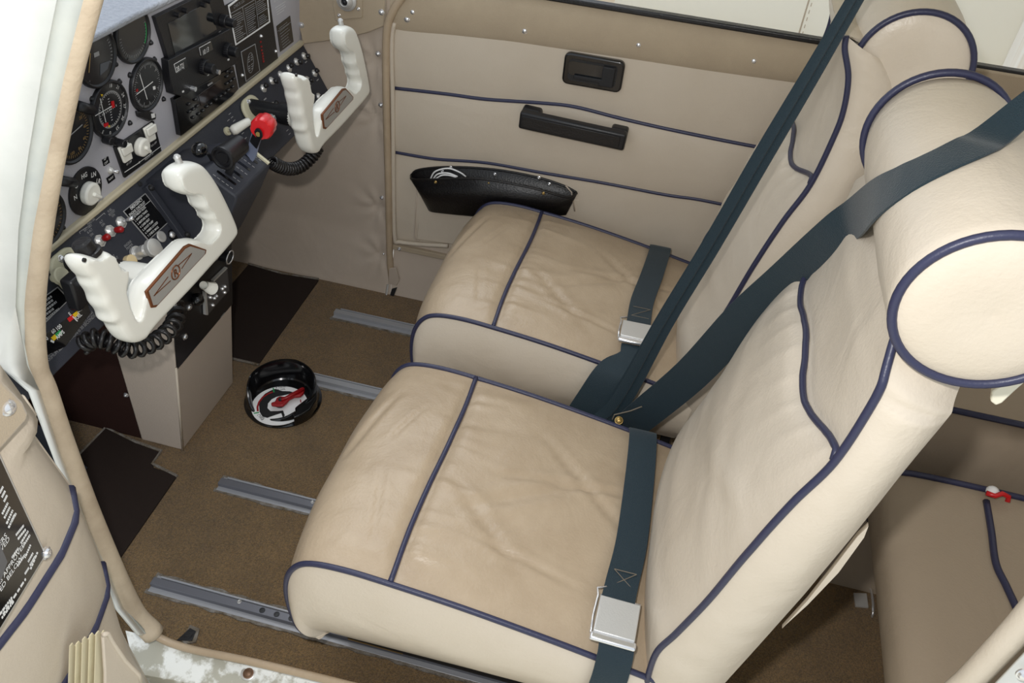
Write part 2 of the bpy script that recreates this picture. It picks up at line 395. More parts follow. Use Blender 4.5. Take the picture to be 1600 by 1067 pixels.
# handle recess
hp = [FW.px(u, v, .009) for u, v in ((880, 84), (976, 90), (974, 141), (880, 133))]
hx = sum(a for a, b in hp)/4; hz = sum(b for a, b in hp)/4; hw_ = hp[1][0]-hp[0][0]; hh = (hp[0][1]+hp[1][1]-hp[2][1]-hp[3][1])/2
m = MB(); m.rect(FW, hx, hz, hw_, hh, .0, .016, .012)
frm = m.build('door_handle', BLKG, d2, bevel=.004, seg=3)
m = MB(); m.rect(FW, hx-.001, hz, hw_*.8, hh*.68, .0162, .0168, .008); m.build('recess', BLK, frm)
m = MB(); m.rect(FW, hx-.012, hz+.004, hw_*.62, hh*.42, .017, .0175, .007); m.build('recess_well', GLS, frm)
m = MB(); m.slab(FW, [(hx+hw_*a, hz+hh*b) for a, b in ((-.30, -.12), (.16, -.12), (.16, .30), (.36, .30), (.36, -.32), (.12, -.32), (.12, -.24), (-.30, -.24))], .0175, .024)
m.build('latch_lever', DGR, frm, bevel=.0015)
# armrest: bar standing off the door on two feet
A0 = V3(.487, YW-.045, .505); A1 = V3(.727, YW-.045, .470)
a0 = FW.px(811, 186, .045); a1 = FW.px(977, 222, .045)
def arm(m):
    ux = V3(a1[0]-a0[0], 0, a1[1]-a0[1]); L = ux.length; F = Fr((a0[0], YW-.045, a0[1]), ux, (-ux.z, 0, ux.x))
    return F, L
AF, AL = arm(None)
m = MB(); m.slab(AF, [(0, -.022), (AL, -.022), (AL, .016), (0, .016)], -.022, 0)
m.slab(AF, [(0, -.02), (.048, -.02), (.040, .016), (0, .016)], -.05, -.02); m.slab(AF, [(AL-.040, -.02), (AL, -.02), (AL, .016), (AL-.035, .016)], -.05, -.02)
ar = m.build('armrest', BLK, d2, bevel=.005, seg=3)
m = MB(); m.slab(AF, [(.006, -.015), (AL-.012, -.015), (AL-.012, .009), (.006, .009)], 0, .002); m.build('armrest_pad', BLKV, ar, bevel=.0015)
# stitched pocket outline low on the door
m = MB(); m.slabpx(FW, [(657, 300), (651, 374), (700, 381), (800, 392), (905, 402), (905, 312)], .0, .0045, .004); m.build('pocket_panel', LED, d2, bevel=.002)
m = MB()
m.tube([FW.P(u, v, .006) for u, v in ((652, 290), (649, 335), (648, 374), (655, 376))], .0018, 6); m.tube([FW.P(u, v, .006) for u, v in ((884, 290), (893, 300), (898, 330))], .0018, 6)
m.build('pocket_seam', LES, d2, smooth=True)
# door seals: two round beige tubes
sealp = [at(u, v, 'y', .545) for u, v in ((612, 437), (609, 400), (607, 300), (604, 180), (603, 90), (605, 45), (613, 20), (628, -4), (650, -30))]
m = MB(); m.tube(cr(sealp, 6), .0085, 12); s1 = st(m.build('trim_4', LEW, smooth=True))
m = MB(); m.tube(cr([at(u, v, 'y', .55) for u, v in ((700, 384), (660, 382), (625, 378), (617, 372), (615, 300), (614, 180), (612, 70), (616, 35))], 6), .0052, 10)
st(m.build('trim_5', LED, smooth=True))
m = MB(); m.slabpx(Fr((0, .54, 0), (1, 0, 0), (0, 0, 1)), [(608, 420), (618, 418), (624, 437), (620, 446), (607, 443)], 0, .004); m.build('seal_end_flap', LES, s1, bevel=.001)
m = MB(); m.tube([at(606, 444, 'y', .535), at(603, 462, 'y', .525), at(600, 478, 'y', .512)], .0045, 8, flat=.5); m.build('seal_wire', STEEL, s1)
m = MB(); m.prism([at(612, 452, 'y', .530), at(620, 450, 'y', .530), at(609, 478, 'y', .516), at(604, 479, 'y', .516)], (0, .004, 0)); m.build('seal_wire_cover', DGR, s1)
# ------------------------------------------------ near door frame, sill, pillar
pp = [(700, 1110), (520, 1064), (385, 1032), (290, 1012), (240, 990), (205, 950), (150, 830), (100, 700), (70, 610), (56, 570), (52, 480), (64, 360), (84, 240), (108, 120), (128, 40), (146, -30), (166, -120)]
def fp(u, v):
    return at(u, v, 'y', -.555)
frame_line = [fp(u, v) for u, v in pp]
_fl = cr(frame_line[4:], 6); m = MB(); m.tube(_fl, [interp([0, 12, 30, 48, 80], [.0165, .015, .0125, .0105, .0095], i) for i in range(len(_fl))], 12); seal = st(m.build('trim_6', mat('door_seal', (200, 184, 160), .6, var=.4, vscale=14, col2=(170, 152, 130), grain=.0006, gscale=200), smooth=True))
m = MB(); m.tube(cr([p for p in frame_line[:6]], 6), .006, 10); st(m.build('trim_7', LEW, smooth=True))
# painted frame outside the seal
sill_in = [at(u, v, 'z', .118) for u, v in ((196, 985), (290, 1008), (385, 1030), (520, 1062), (700, 1106))]
sill_out = [at(u, v, 'z', .100) for u, v in ((212, 1052), (290, 1066), (385, 1090), (520, 1120), (700, 1165))]
m = MB()
m.add(sill_in+sill_out+[p-V3(0, 0, .03) for p in sill_out]+[p+V3(0, .004, -.03) for p in sill_in], [[i, i+1, i+6, i+5] for i in range(4)]+[[5+i, 6+i, 11+i, 10+i] for i in range(4)]+[[15+i, 16+i, 1+i, i] for i in range(4)])
sill = st(m.build('trim_8', PAINT, bevel=0))
screw(at(388, 1052, 'z', .112), (0, -.2, 1), .0065, mat('rusty_steel', (120, 92, 72), .5, metal=.5), sill, 'bolt')
m = MB(); m.lathe(at(388, 1052, 'z', .110), (0, -.2, 1), [(0, .011), (.0022, .011), (.0026, .010)], 24); m.build('washer', STEEL, sill)
# forward door jamb: narrow pale seal, grey painted band and white skin outside it
def band(name, off0, off1, y0, y1, mt):
    m = MB(); ins = []; outs = []
    for i, (u, v) in enumerate(pp[4:]):
        k = 1.0; ins.append(at(u+off0[i], v, 'y', y0)); outs.append(at(u+off1[i], v, 'y', y1))
    n = len(ins); m.add(ins+outs, [[i, i+1, n+i+1, n+i] for i in range(n-1)])
    o = m.build(name, mt, fix=False); s = o.modifiers.new('s', 'SOLIDIFY'); s.thickness = .004
    return st(o)
N = len(pp)-4
band('trim_9', [-8]*N, [-15, -13, -11, -10, -9, -16, -30, -38, -42, -46, -50, -54, -58], -.565, -.57, PALE if False else GPNT)
band('trim_10', [-14, -12, -10, -9, -8, -14, -28, -36, -40, -44, -48, -52, -56], [-22, -20, -18, -16, -20, -60, -160, -200, -220, -240, -260, -280, -300], -.572, -.60, WPNT)
# rear edge of the door opening
rp = [at(u, v, 'y', -.555) for u, v in ((1420, 1180), (1470, 1105), (1515, 1062), (1560, 1015), (1605, 965), (1700, 850))]
m = MB(); m.tube(cr(rp, 6), .0135, 12); rs = st(m.build('trim_11', LEA, smooth=True))
rp2 = [at(u, v, 'y', -.575) for u, v in ((1480, 1140), (1555, 1066), (1610, 1008), (1720, 890))]; rp3 = [at(u, v, 'y', -.59) for u, v in ((1620, 1240), (1700, 1170), (1760, 1100), (1860, 980))]
m = MB(); m.add(rp2+rp3, [[i, i+1, 5+i, 4+i] for i in range(3)]); o = st(m.build('trim_12', WPNT, fix=False)); o.modifiers.new('s', 'SOLIDIFY').thickness = .004
screw(at(1600, 1054, 'y', -.59), (0, -1, .2), .006, CHR, o)
# left side wall low and aft (mostly hidden), roof and wing outside
m = MB(); m.box((.2, -.56, -.02), (1.25, -.535, .085)); st(m.build('wall_left', SUE))
m = MB(); m.box((1.26, -.57, -.02), (2.0, -.55, .5)); m.box((1.32, -.57, .5), (2.0, -.55, .8)); st(m.build('wall_rear_left', LES))  # upper box is unseen, added to cut the sky light at the rear
def roof(s, t):
    y = -.42+s*.90; x = .62+t*1.4
    return V3(x, y, 1.25+.07*math.sin(math.pi*s))
m = MB(); m.grid(roof, 16, 10); o = st(m.build('ceiling', CREAM, smooth=True, fix=False)); o.modifiers.new('s', 'SOLIDIFY').thickness = .02  # unseen cabin roof, put in to dim the sky light below
m = MB(); m.box((-.9, -3.0, -.13), (2.2, -.62, -.08)); st(m.build('wing_left', mat('wing_paint', (250, 246, 226), .4)))
m = MB(); m.box((-.9, .62, -.13), (2.2, 3.4, -.08)); st(m.build('wing_right', WPNT))
m = MB(); m.box((-6, -6, -1.1), (8, 8, -1.0)); st(m.build('ground', mat('hangar_floor', (170, 168, 162), .8, var=.5, vscale=2, col2=(150, 148, 142))))
# glareshield, seen from above at top left
m = MB()
g0 = [FA.P(u, v, .014) for u, v in ((110, 76), (141, 60), (180, 40), (215, 21), (258, 1), (340, -38), (420, -76), (480, -105))]
g0 = [FA.P(-40, 170, .014)]+g0
n = len(g0)
m.add(g0+[p+V3(-.30, 0, .045) for p in g0]+[p+V3(-.006, 0, -.012) for p in g0]+[p+V3(-.30, 0, .02) for p in g0], [[i, i+1, n+i+1, n+i] for i in range(n-1)]+[[i, i+1, 2*n+i+1, 2*n+i] for i in range(n-1)]+[[2*n+i, 2*n+i+1, 3*n+i+1, 3*n+i] for i in range(n-1)])
tag(m.build('glareshield', GLA, bevel=.004), 'pale grey textured glareshield above the instrument panel', 'glareshield')
# things seen through the far window
m = MB(); fo = Fr((0, .66, 0), (1, 0, 0), (0, 0, 1))
m.slab(fo, [(.62, .55), (1.40, .55), (1.40, 1.5), (.70, 1.5)], -.006, 0)
sh = m.build('sun_shade', SHADE, bevel=.002); tag(sh, 'cream stitched fabric sun shade hanging outside the far window', 'sun shade')
a, b = fo.px(1255, 30)
m = MB(); m.tube([fo.p(a, .6, .001), fo.p(a, 1.45, .001)], .0016, 6)
for k in range(60): m.box((a+.006, .6585, .6+k*.014), (a+.0075, .6595, .607+k*.014))
m.build('seam', LED, sh)
m = MB(); m.box((-.5, 1.5, .1), (.95, 1.52, .85)); tag(m.build('hangar_panel', PEACH), 'pale peach panel glimpsed through the far window at top centre', 'panel')
m = MB()
def cur(s, t): return V3(1.42+s*1.2, 1.0+.012*math.sin(s*70), .3+t*1.6)
m.grid(cur, 160, 4); o = m.build('curtain', CURT, smooth=True, fix=False); tag(o, 'cream streaked curtain seen through the rear window at top right', 'curtain')
# ------------------------------------------------ mats, rails
def mat_poly(name, pp, label):
    m = MB(); m.slabpx(FFL, pp, -.002, .004); o = m.build(name, MATM, bevel=.0015); return tag(o, label, 'floor mat', 'dark footwell mats')
mat_poly('floor_mat', [(165, 668), (120, 715), (60, 790), (130, 955), (188, 870), (277, 742), (240, 730), (238, 722), (250, 706), (212, 692)], 'dark rubber footwell mat under the near yoke, ahead of the near seat')
mat_poly('floor_mat', [(388, 413), (440, 428), (498, 437), (405, 567), (362, 557), (352, 455)], 'dark rubber footwell mat on the far side, beyond the console')
for pth in ([(118, 716), (165, 668), (212, 690), (252, 704), (238, 724), (277, 744)], [(362, 560), (405, 570)], [(388, 412), (440, 427), (498, 436)]):
    m = MB(); m.tube([FFL.P(u, v, .003) for u, v in pth], .0032, 6); st(m.build('trim_13', CARE))
rails = [((241, 917), (455, 969), .0, 1.12, 'seat rail nearest the door sill, with a row of round holes', True),
         ((345, 757), (495, 794), 0, 1.12, 'seat rail under the inner side of the near seat', False),
         ((458.5, 586), (585, 617), 0, 1.12, 'seat rail running behind the fuel selector under the far seat', False),
         ((522, 491), (631, 515), 0, 1.12, 'seat rail nearest the far door, under the far seat', False)]
ry = [-.4064, -.1674, .1674, .4064]
for i, (p0, p1, a, b, lab, holes) in enumerate(rails):
    x0 = .09; y = ry[i]
    root = thing('seat_rail', (x0, y, 0), 'aluminium '+lab, 'seat rail', 'aluminium seat rails on the carpet')
    m = MB(); m.box((x0, y-.017, 0), (1.15, y+.017, .003)); m.build('base_flange', ALU, root, bevel=.0008)
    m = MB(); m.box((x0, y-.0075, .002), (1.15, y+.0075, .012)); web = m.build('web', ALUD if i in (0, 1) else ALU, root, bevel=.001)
    m = MB(); m.box((x0+.012, y+.0085, .003), (1.15, y+.012, .0135)); m.build('lip', ALU, root, bevel=.0008)
    if holes:
        for k in range(6):
            m = MB(); m.lathe((.30+k*.027, y, .0121), (0, 0, 1), [(0, .0052), (.0006, .0052), (.0006, .0036), (-.001, .0034)], 14); m.build('hole', BLK, root)
    screw((.255+.03*i, y+.004, .012), (0, 0, 1), .003, STEEL, root)
    m = MB(); random.seed(i+3)
    for sgn in (-1, 1):
        e = []
        for k in range(60): e.append((x0-.004+k*.018, y+sgn*(.019+random.random()*.005)))
        if sgn > 0: m.slab(FFL, [(x0-.004, y+.012)]+e+[(e[-1][0], y+.012)], -.001, .0025)
        else: m.slab(FFL, ([(x0-.004, y-.012)]+e+[(e[-1][0], y-.012)])[::-1], -.001, .0025)
    m.build('frayed_carpet_edge', CARE, root)
# small vent opening in the carpet by the sill
m = MB(); m.slabpx(FFL, [(297, 976), (312, 982), (306, 1003), (290, 1006), (283, 1000)], -.001, .003)
ln = m.build('carpet_slot', CARE); tag(ln, 'small frayed slot cut in the carpet beside the door sill', 'slot')
m = MB(); m.slabpx(FFL, [(297, 981), (306, 986), (300, 1001), (276, 1000)], .0025, .004); m.build('slot_opening', BLKV, ln)
# ================================================================ front seats
EDGE_C = [(.452, .150), (.428, .166), (.419, .20), (.415, .25), (.420, .295), (.436, .328), (.462, .345), (.51, .350), (.573, .346), (.68, .334), (.80, .314), (.90, .294), (.965, .280)]
BE0 = [(.945, .22), (.937, .28), (.936, .35), (.951, .405), (.972, .488), (.993, .592), (1.015, .675), (1.037, .742), (1.047, .818), (1.048, .86)]
BR0 = [(1.02, .22), (1.028, .27), (1.038, .33), (1.050, .40), (1.060, .46), (1.070, .52), (1.090, .64), (1.105, .742), (1.117, .805), (1.121, .828)]
def curve2(pts, n):
    c = cr([V3(x, 0, z) for x, z in pts], n); return [(p.x, p.z) for p in c]
def front_seat(yc, dx, seed, label, hdx=0, cr_side=1):
    rnd = random.Random(seed); hw = .2135
    root = thing('front_seat', (.7+dx, yc, 0), label, 'seat', 'beige leather front seats with navy piping')
    # --- cushion
    BE = BE0+([(1.040, .905), (1.024, .940), (1.020, .958)] if yc > 0 else [(1.050, .885), (1.060, .912)]); BR = BR0+([(1.118, .880), (1.105, .91), (1.085, .93)] if yc > 0 else [(1.122, .862), (1.106, .892)])
    C = curve2(EDGE_C, 10); NS = len(C)
    ridges = [(rnd.uniform(-.85, .85), rnd.uniform(-.5, .5), rnd.uniform(.006, .014), rnd.uniform(.0012, .0032), rnd.uniform(.04, .10)) for _ in range(22)]
    folds = [((.80, .25), (.62, -.35), .020, .0045), ((.70, .6), (.88, -.1), .016, .004), ((.60, -.1), (.74, -.7), .018, .004), ((.66, .05), (.92, .35), .014, .0032), ((.64, -.5), (.82, -.62), .012, .003),
             ((.47, .6), (.44, -.1), .010, .003), ((.50, -.2), (.53, -.8), .010, .0025), ((.52, .5), (.49, .1), .008, .003)]
    def cush(i, t):
        x, z = C[i]; a = C[max(0, i-1)]; b = C[min(NS-1, i+1)]; tx, tz = b[0]-a[0], b[1]-a[1]; L = math.hypot(tx, tz); nx, nz = -tz/L, tx/L
        y = t*hw
        c = .017*(1-abs(t)**3.2)
        if i < NS*.35: c *= .55+.45*i/(NS*.35)
        xs = .573+.003*math.sin(t*3)
        if z > .27:
            c -= .010*math.exp(-((x-xs)/.010)**2)*(1-abs(t)**6)
            for ty, k, w, A, Lx in ridges:
                d = x-xs
                if d > 0: c += A*math.exp(-(((t-ty-k*d*2)*hw)/(w*(.6+d*6)))**2)*math.exp(-d/Lx)*min(1, d/.012)
                elif d > -.09: c += .6*A*math.exp(-(((t-ty*1.1+k*d)*hw)/w)**2)*math.exp(d/(Lx*.6))*min(1, -d/.012)
            for (x0, t0), (x1, t1), w, A in folds:
                px_, py_ = x-x0, (t-t0)*hw; vx, vy = x1-x0, (t1-t0)*hw; LL = vx*vx+vy*vy; q = max(0, min(1, (px_*vx+py_*vy)/LL)); dd = math.hypot(px_-q*vx, py_-q*vy)
                sg = (px_*vy-py_*vx)
                c -= A*math.exp(-(dd/(w*.5))**2)*math.sin(math.pi*max(.02, min(.98, q)))**.5
                c += A*.5*math.exp(-((dd-w*.8)/(w*.6))**2)*math.sin(math.pi*max(.02, min(.98, q)))**.5
            c += .0035*noise.noise(V3(x*9+seed, y*9, seed))*(1-abs(t)**4)
        return V3(x+dx+nx*c, yc+y, z+nz*c)
    NT = 111; m = MB()
    m.add([cush(i, -1+2*j/(NT-1)) for i in range(NS) for j in range(NT)], [[i*NT+j, i*NT+j+1, (i+1)*NT+j+1, (i+1)*NT+j] for i in range(NS-1) for j in range(NT-1)])
    m.mi = 1
    NV = 14
    for sg in (-1, 1):
        vs = []
        for i in range(NS):
            x, z = C[i]; bx = max(.462, min(.95, .462+(x-.42)*.96)) if i > 12 else .462; bz = .143+.01*min(1, max(0, (x-.45)/.3))
            fr = min(1, max(0, (i-4)/20.))
            for j in range(NV):
                v = j/(NV-1); bl = .019*math.sin(math.pi*min(1, v*1.05))**.8*fr-.018*v*v*v
                bl += .0022*noise.noise(V3(x*14, v*3, seed+sg))*math.sin(math.pi*v)
                vs.append(V3(x+(bx-x)*v+dx, yc+sg*(hw+bl), z+(bz-z)*v))
        m.add(vs, [([i*NV+j, i*NV+j+1, (i+1)*NV+j+1, (i+1)*NV+j]) for i in range(NS-1) for j in range(NV-1)])
    m.mi = 0
    m.add([V3(.462+dx, yc-hw+.02, .144), V3(.95+dx, yc-hw+.02, .153), V3(.95+dx, yc+hw-.02, .153), V3(.462+dx, yc+hw-.02, .144)], [[0, 1, 2, 3]])
    cu = m.build('seat_cushion', [LEW, LEA], root, smooth=True)
    for sg in (-1, 1):
        pts = [V3(x+dx-.0005, yc+sg*(hw+.0015), z+.001) for x, z in C[8:]]
        m = MB(); m.tube(pts, .0043, 10); m.build('piping', PIP, cu, smooth=True)
    isr = min(range(NS), key=lambda i: abs(C[i][0]-.573)+(0 if C[i][1] > .3 else 9))
    m = MB(); m.tube([cush(isr, -1+2*j/40)+V3(.003*math.sin((-1+2*j/40)*3)*(1-abs(-1+2*j/40)**8), 0, .0035) for j in range(41)], .0040, 10); m.build('piping', PIP, cu, smooth=True)
    # --- backrest
    E_ = curve2(BE, 8); R_ = curve2(BR, 8); NB = len(E_); hb = .2135
    iseam = min(range(NB), key=lambda i: abs(E_[i][1]-.742))
    def seamz(t): return .742-.022*(1-t*t)+.009*math.sin(t*6+1)-.012*(t*.5+.5)
    bf = [((rnd.uniform(.32, .68)), rnd.uniform(-.6, .9), rnd.uniform(.010, .03), rnd.uniform(.001, .0035), rnd.uniform(-1, 1)) for _ in range(14)]
    def back(i, t):
        x, z = E_[i]; a = E_[max(0, i-1)]; b = E_[min(NB-1, i+1)]; tx, tz = b[0]-a[0], b[1]-a[1]; L = math.hypot(tx, tz); nx, nz = -tz/L, tx/L
        s = i/(NB-1); h = hb*(1-.10*max(0, (z-.60))/.3)
        if yc < 0 and z > .845: h -= (.032 if t < 0 else .060)*min(1, (z-.845)/.05)*(1 if abs(t) > .5 else 1)
        y = t*h
        c = .034*(1-abs(t)**2.6)*(math.sin(math.pi*min(1, max(0, (z-.22)/.50)))**.55 if z < .72 else 0)
        sz = seamz(t)
        lo = .034*(1-abs(t)**2.6)*(max(0, math.sin(math.pi*min(.985, max(0.01, (z-.20)/.60))))**.5)
        up = .012*(1-abs(t)**2.6)*(1 if yc > 0 else 1-1.6*min(1, max(0, (z-.82)/.09)))
        k = 1/(1+math.exp(-(z-sz)/.006))
        c = lo*(1-k)+up*k-.006*math.exp(-((z-sz)/.012)**2)*(1-abs(t)**8)
        for z0, t0, w, A, kk in bf:
            c += A*math.exp(-(((z-z0)+kk*.12*(t-t0))/w)**2)*math.exp(-((t-t0)/.45)**2)*(1-abs(t)**6)
        for q in range(9):
            tt = -.9+q*.22; d = sz-z
            if d > 0: c += .0022*math.exp(-(((t-tt)*hb-.25*d)/(.006+.08*d))**2)*math.exp(-d/.05)*min(1, d/.01)
        c += .003*noise.noise(V3(z*8, y*8, seed+5))*(1-abs(t)**4)
        return V3(x+dx+nx*c, yc+y, z+nz*c)
    NT = 81; m = MB()
    m.add([back(i, -1+2*j/(NT-1)) for i in range(NB) for j in range(NT)], [[i*NT+j, i*NT+j+1, (i+1)*NT+j+1, (i+1)*NT+j] for i in range(NB-1) for j in range(NT-1)])
    for sg in (-1, 1):
        vs = []
        for i in range(NB):
            p = back(i, sg); q = V3(R_[i][0]+dx, p.y, R_[i][1])
            for j in range(12):
                v = j/11; bl = (.013 if p.z < .83 or yc > 0 else .006)*math.sin(math.pi*v)**.8+.0015*noise.noise(V3(i*.3, v*4, seed+sg))*math.sin(math.pi*v)
                vs.append(p.lerp(q, v)+V3(0, sg*(bl-.010*v*v*v), 0))
        m.add(vs, [[i*12+j, i*12+j+1, (i+1)*12+j+1, (i+1)*12+j] for i in range(NB-1) for j in range(11)])
    # back panel, top and bottom
    b0 = len(m.v)
    m.grid(lambda s, t: (lambda i, tt: V3(R_[i][0]+dx+.012*(1-tt*tt), yc+tt*(back(i, 1).y-yc-.010), R_[i][1]))(int(s*(NB-1)+.5), -1+2*t), NB, 9)
    T0 = [back(NB-1, -1+2*j/8) for j in range(9)]; T1 = [V3(R_[-1][0]+dx+.01, T0[j].y, R_[-1][1]) for j in range(9)]
    Tm = [(a+b)/2+V3(0, 0, .010 if yc > 0 else -.004) for a, b in zip(T0, T1)]
    m.add(T0+Tm+T1, [[j, j+1, 10+j, 9+j] for j in range(8)]+[[9+j, 10+j, 19+j, 18+j] for j in range(8)]+[[0, 9, 18], [8, 17, 26]])
    B0 = [back(0, -1), back(0, 1), V3(R_[0][0]+dx, yc+hb, R_[0][1]), V3(R_[0][0]+dx, yc-hb, R_[0][1])]
    m.add(B0, [[0, 1, 2, 3]])
    bk = m.build('backrest', LEA, root, smooth=True)
    for sg in (-1, 1):
        m = MB(); m.tube([back(i, sg)+V3(.011 if (sg > 0 and yc < 0) else -.001, sg*.0015, 0) for i in range(0, NB if yc > 0 else NB-5)], .0043, 10); m.build('piping', PIP, bk, smooth=True)
    sp = []
    for j in range(49):
        t = -1+2*j/48; zz = seamz(t) if abs(t) < .97 else .742 if t < 0 else seamz(t)
        i = min(range(NB), key=lambda i: abs(E_[i][1]-zz)); i = max(1, min(NB-2, i))
        lo_, hi_ = (i-1, i) if E_[i][1] > zz else (i, i+1); f = (zz-E_[lo_][1])/(E_[hi_][1]-E_[lo_][1])
        sp.append(back(lo_, t).lerp(back(hi_, t), f)+V3(-.002, 0, .001))
    m = MB(); m.tube(sp, .0040, 10); m.build('piping', PIP, bk, smooth=True)
    # --- headrest: upholstered roll
    hc = V3(1.097+dx+hdx, 0, .940-(.012 if yc > 0 else 0)); rr = .0765; y0, y1 = yc-(.198 if yc < 0 else .189), yc+.138; hr = []
    m = MB()
    prof = [(0, .001), (-.004, .03), (-.003, .055), (.0, rr-.006), (.004, rr-.001), (.02, rr+.001), (.08, rr+.0035), (.18, rr+.003), (.27, rr+.002), (.310, rr), (y1-y0-.004, rr-.003), (y1-y0, rr-.008), (y1-y0+.003, .05), (y1-y0+.005, .001)]
    o0 = V3(hc.x, y0, hc.z); m.lathe(o0, (0, 1, 0), [(d, r) for d, r in prof], 56)
    for v in m.v:   # soft irregularity
        d = noise.noise(v*11)*.0025; q = V3(v.x-hc.x, 0, v.z-hc.z)
        if q.length > .01: v += q.normalized()*d
        a = math.atan2(v.z-hc.z, v.x-hc.x)
    hr = m.build('headrest', LEA, root, smooth=True)
    for yy in (y0+.001, y1+.002):
        m = MB(); m.tube([V3(hc.x+(rr-.0005)*math.cos(a), yy, hc.z+(rr-.0005)*math.sin(a)) for a in [2*math.pi*k/56 for k in range(56)]], .0043, 10, closed=True); m.build('piping', PIP, hr, smooth=True)
    # --- seat frame and sliders
    m = MB()
    for y in ((-.12, .12)):
        m.box((.50+dx, yc+y-.008, .03), (1.02+dx, yc+y+.008, .05)); 
        for x in (.53, .93): m.box((x+dx, yc+y-.006, .045), (x+.02+dx, yc+y+.006, .15))
    m.box((.50+dx, yc-.13, .125), (1.0+dx, yc+.13, .148))
    m.build('seat_frame', DGR, root, bevel=.002)
    m = MB()
    for y in (-.12, .12):
        m.box((.46+dx, yc+y-.011, .0150), (1.06+dx, yc+y+.011, .034))
    m.build('slider', BLK, root, bevel=.002)
    return root, cush, back
near_seat, NC, NBK = front_seat(-.2865, 0, 3, 'near beige leather front seat with dark blue piping, closest to the door sill', hdx=.005)
far_seat, FC, FBK = front_seat(.2865, -.008, 11, 'far beige leather front seat beside the far door, behind the near seat', hdx=.018)
# brass slide catch at the near seat's front, handle
m = MB(); m.box((.462, -.418, .0145), (.56, -.402, .0185)); m.build('slide_catch', BRS, near_seat, bevel=.001)
# lever flap behind the near headrest
m = MB(); q = [at(u, v, 'y', -.43) for u, v in ((1600, 578), (1582, 590), (1562, 604), (1550, 612), (1548, 628), (1556, 634), (1566, 630), (1585, 612), (1608, 592))]
m.prism(q, (0, .006, 0)); m.build('fabric_flap', CREAM, near_seat, bevel=.0015)
m = MB(); q = [at(u, v, 'y', -.46) for u, v in ((1357, 822), (1340, 838), (1300, 890), (1262, 938), (1222, 982), (1228, 976), (1262, 945), (1310, 895), (1350, 840))]
m.prism(q, (0, .006, 0)); m.build('fabric_flap', LEA, near_seat)
# ================================================================ rear seat
m = MB()
def rearc(s, t):
    # front skirt up and over the top
    y = -.47+t*.43
    P = cr([V3(1.372, 0, .0), V3(1.350, 0, .08), V3(1.305, 0, .17), V3(1.272, 0, .235), V3(1.264, 0, .285), V3(1.285, 0, .318), V3(1.36, 0, .328), V3(1.60, 0, .325), V3(1.92, 0, .31)], 6)
    i = s*(len(P)-1); a = int(min(len(P)-2, i)); p = P[a].lerp(P[a+1], i-a)
    e = min(1, (1-t)/.06)**.5 if t > .94 else 1
    b = .008*math.sin(s*9+2)*math.sin(math.pi*t)
    return V3(p.x-b*.4, y, p.z*(.985+.015*e)+b*.3)
m.grid(rearc, 60, 40)
rs_ = thing('rear_seat', (1.6, -.25, 0), 'shaded rear seat in grey-beige leather behind the near front seat', 'seat')
c1 = m.build('seat_cushion', LEA if False else mat('rear_shaded_leather', (168, 152, 132), .55, spec=.3, grain=.0004, gscale=260, wrk=.004, wscale=7), rs_, smooth=True)  # darker copy of the beige leather, rear shade put into its colour
RL = MATS['rear_shaded_leather']
m = MB(); m.tube([rearc(s/50, .995)+V3(0, .002, .002) for s in range(14, 51)], .0055, 8); m.build('piping', PIP, c1, smooth=True)
m = MB(); pts = cr([at(u, v, 'z', z) for u, v, z in ((1541, 783, .330), (1549, 830, .332), (1556, 880, .332), (1572, 915, .332), (1588, 950, .332), (1602, 985, .332), (1625, 1040, .332))], 5)
m.tube(pts, .0055, 8); m.build('piping', PIP, c1, smooth=True)
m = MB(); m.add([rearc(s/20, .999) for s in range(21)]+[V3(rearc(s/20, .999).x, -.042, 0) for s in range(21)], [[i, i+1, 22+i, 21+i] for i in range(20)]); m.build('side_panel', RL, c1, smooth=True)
# far rear seat: its near side face and top
rf = thing('rear_seat', (1.6, .25, 0), 'shaded rear seat on the far side, with a dark seam along its top edge', 'seat')
m = MB()
def fside(s, t):
    x = 1.33+s*.6; z = .10+t*.32; return V3(x, .03-.012*math.sin(math.pi*t)+.002*math.sin(x*40+z*30), z)
m.grid(fside, 30, 12); m.add([V3(1.33, .03, .42), V3(1.93, .03, .42), V3(1.93, .5, .45), V3(1.33, .5, .45), V3(1.33, .03, .0), V3(1.33, .5, 0), V3(1.33, .03, .1)], [[0, 1, 2, 3], [0, 3, 5, 4]])
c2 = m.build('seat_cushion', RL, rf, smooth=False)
m = MB(); m.tube([V3(1.33, .028, .421), V3(1.93, .028, .421)], .0055, 8); m.tube([V3(1.331, .028, .42), V3(1.331, .028, .3)], .005, 8); m.build('piping', PIP, c2, smooth=True)
# rear seat belt latch, white and red
lt = thing('belt_latch', tuple(at(1556, 772, 'z', .34)), 'small white and red belt latch in the gap behind the rear cushion', 'latch')
m = MB(); c = at(1551, 768, 'z', .34); m.ball(c, .0105, (0, 0, 1), .8); m.build('white_tab', WHP, lt, smooth=True)
m = MB(); m.tube([at(1541, 770, 'z', .345), at(1555, 775, 'z', .345), at(1566, 771, 'z', .35), at(1576, 776, 'z', .345), at(1574, 784, 'z', .338)], .0042, 8); m.build('red_tab', RED, lt, smooth=True)
# floor latch behind the near seat
fl = thing('tie_down_ring', tuple(FFL.P(1355, 940)), 'small steel tie-down ring and plate on the carpet behind the near seat', 'ring')
m = MB(); m.slabpx(FFL, [(1334, 926), (1354, 927), (1357, 949), (1337, 947)], -.001, .003); m.build('plate', STEEL, fl)
m = MB(); m.tube(cr([FFL.P(u, v, h) for u, v, h in ((1358, 917, .003), (1361, 922, .012), (1364, 940, .016), (1364, 957, .012), (1362, 964, .003))], 5), .0025, 8); m.build('ring', CHR, fl, smooth=True)
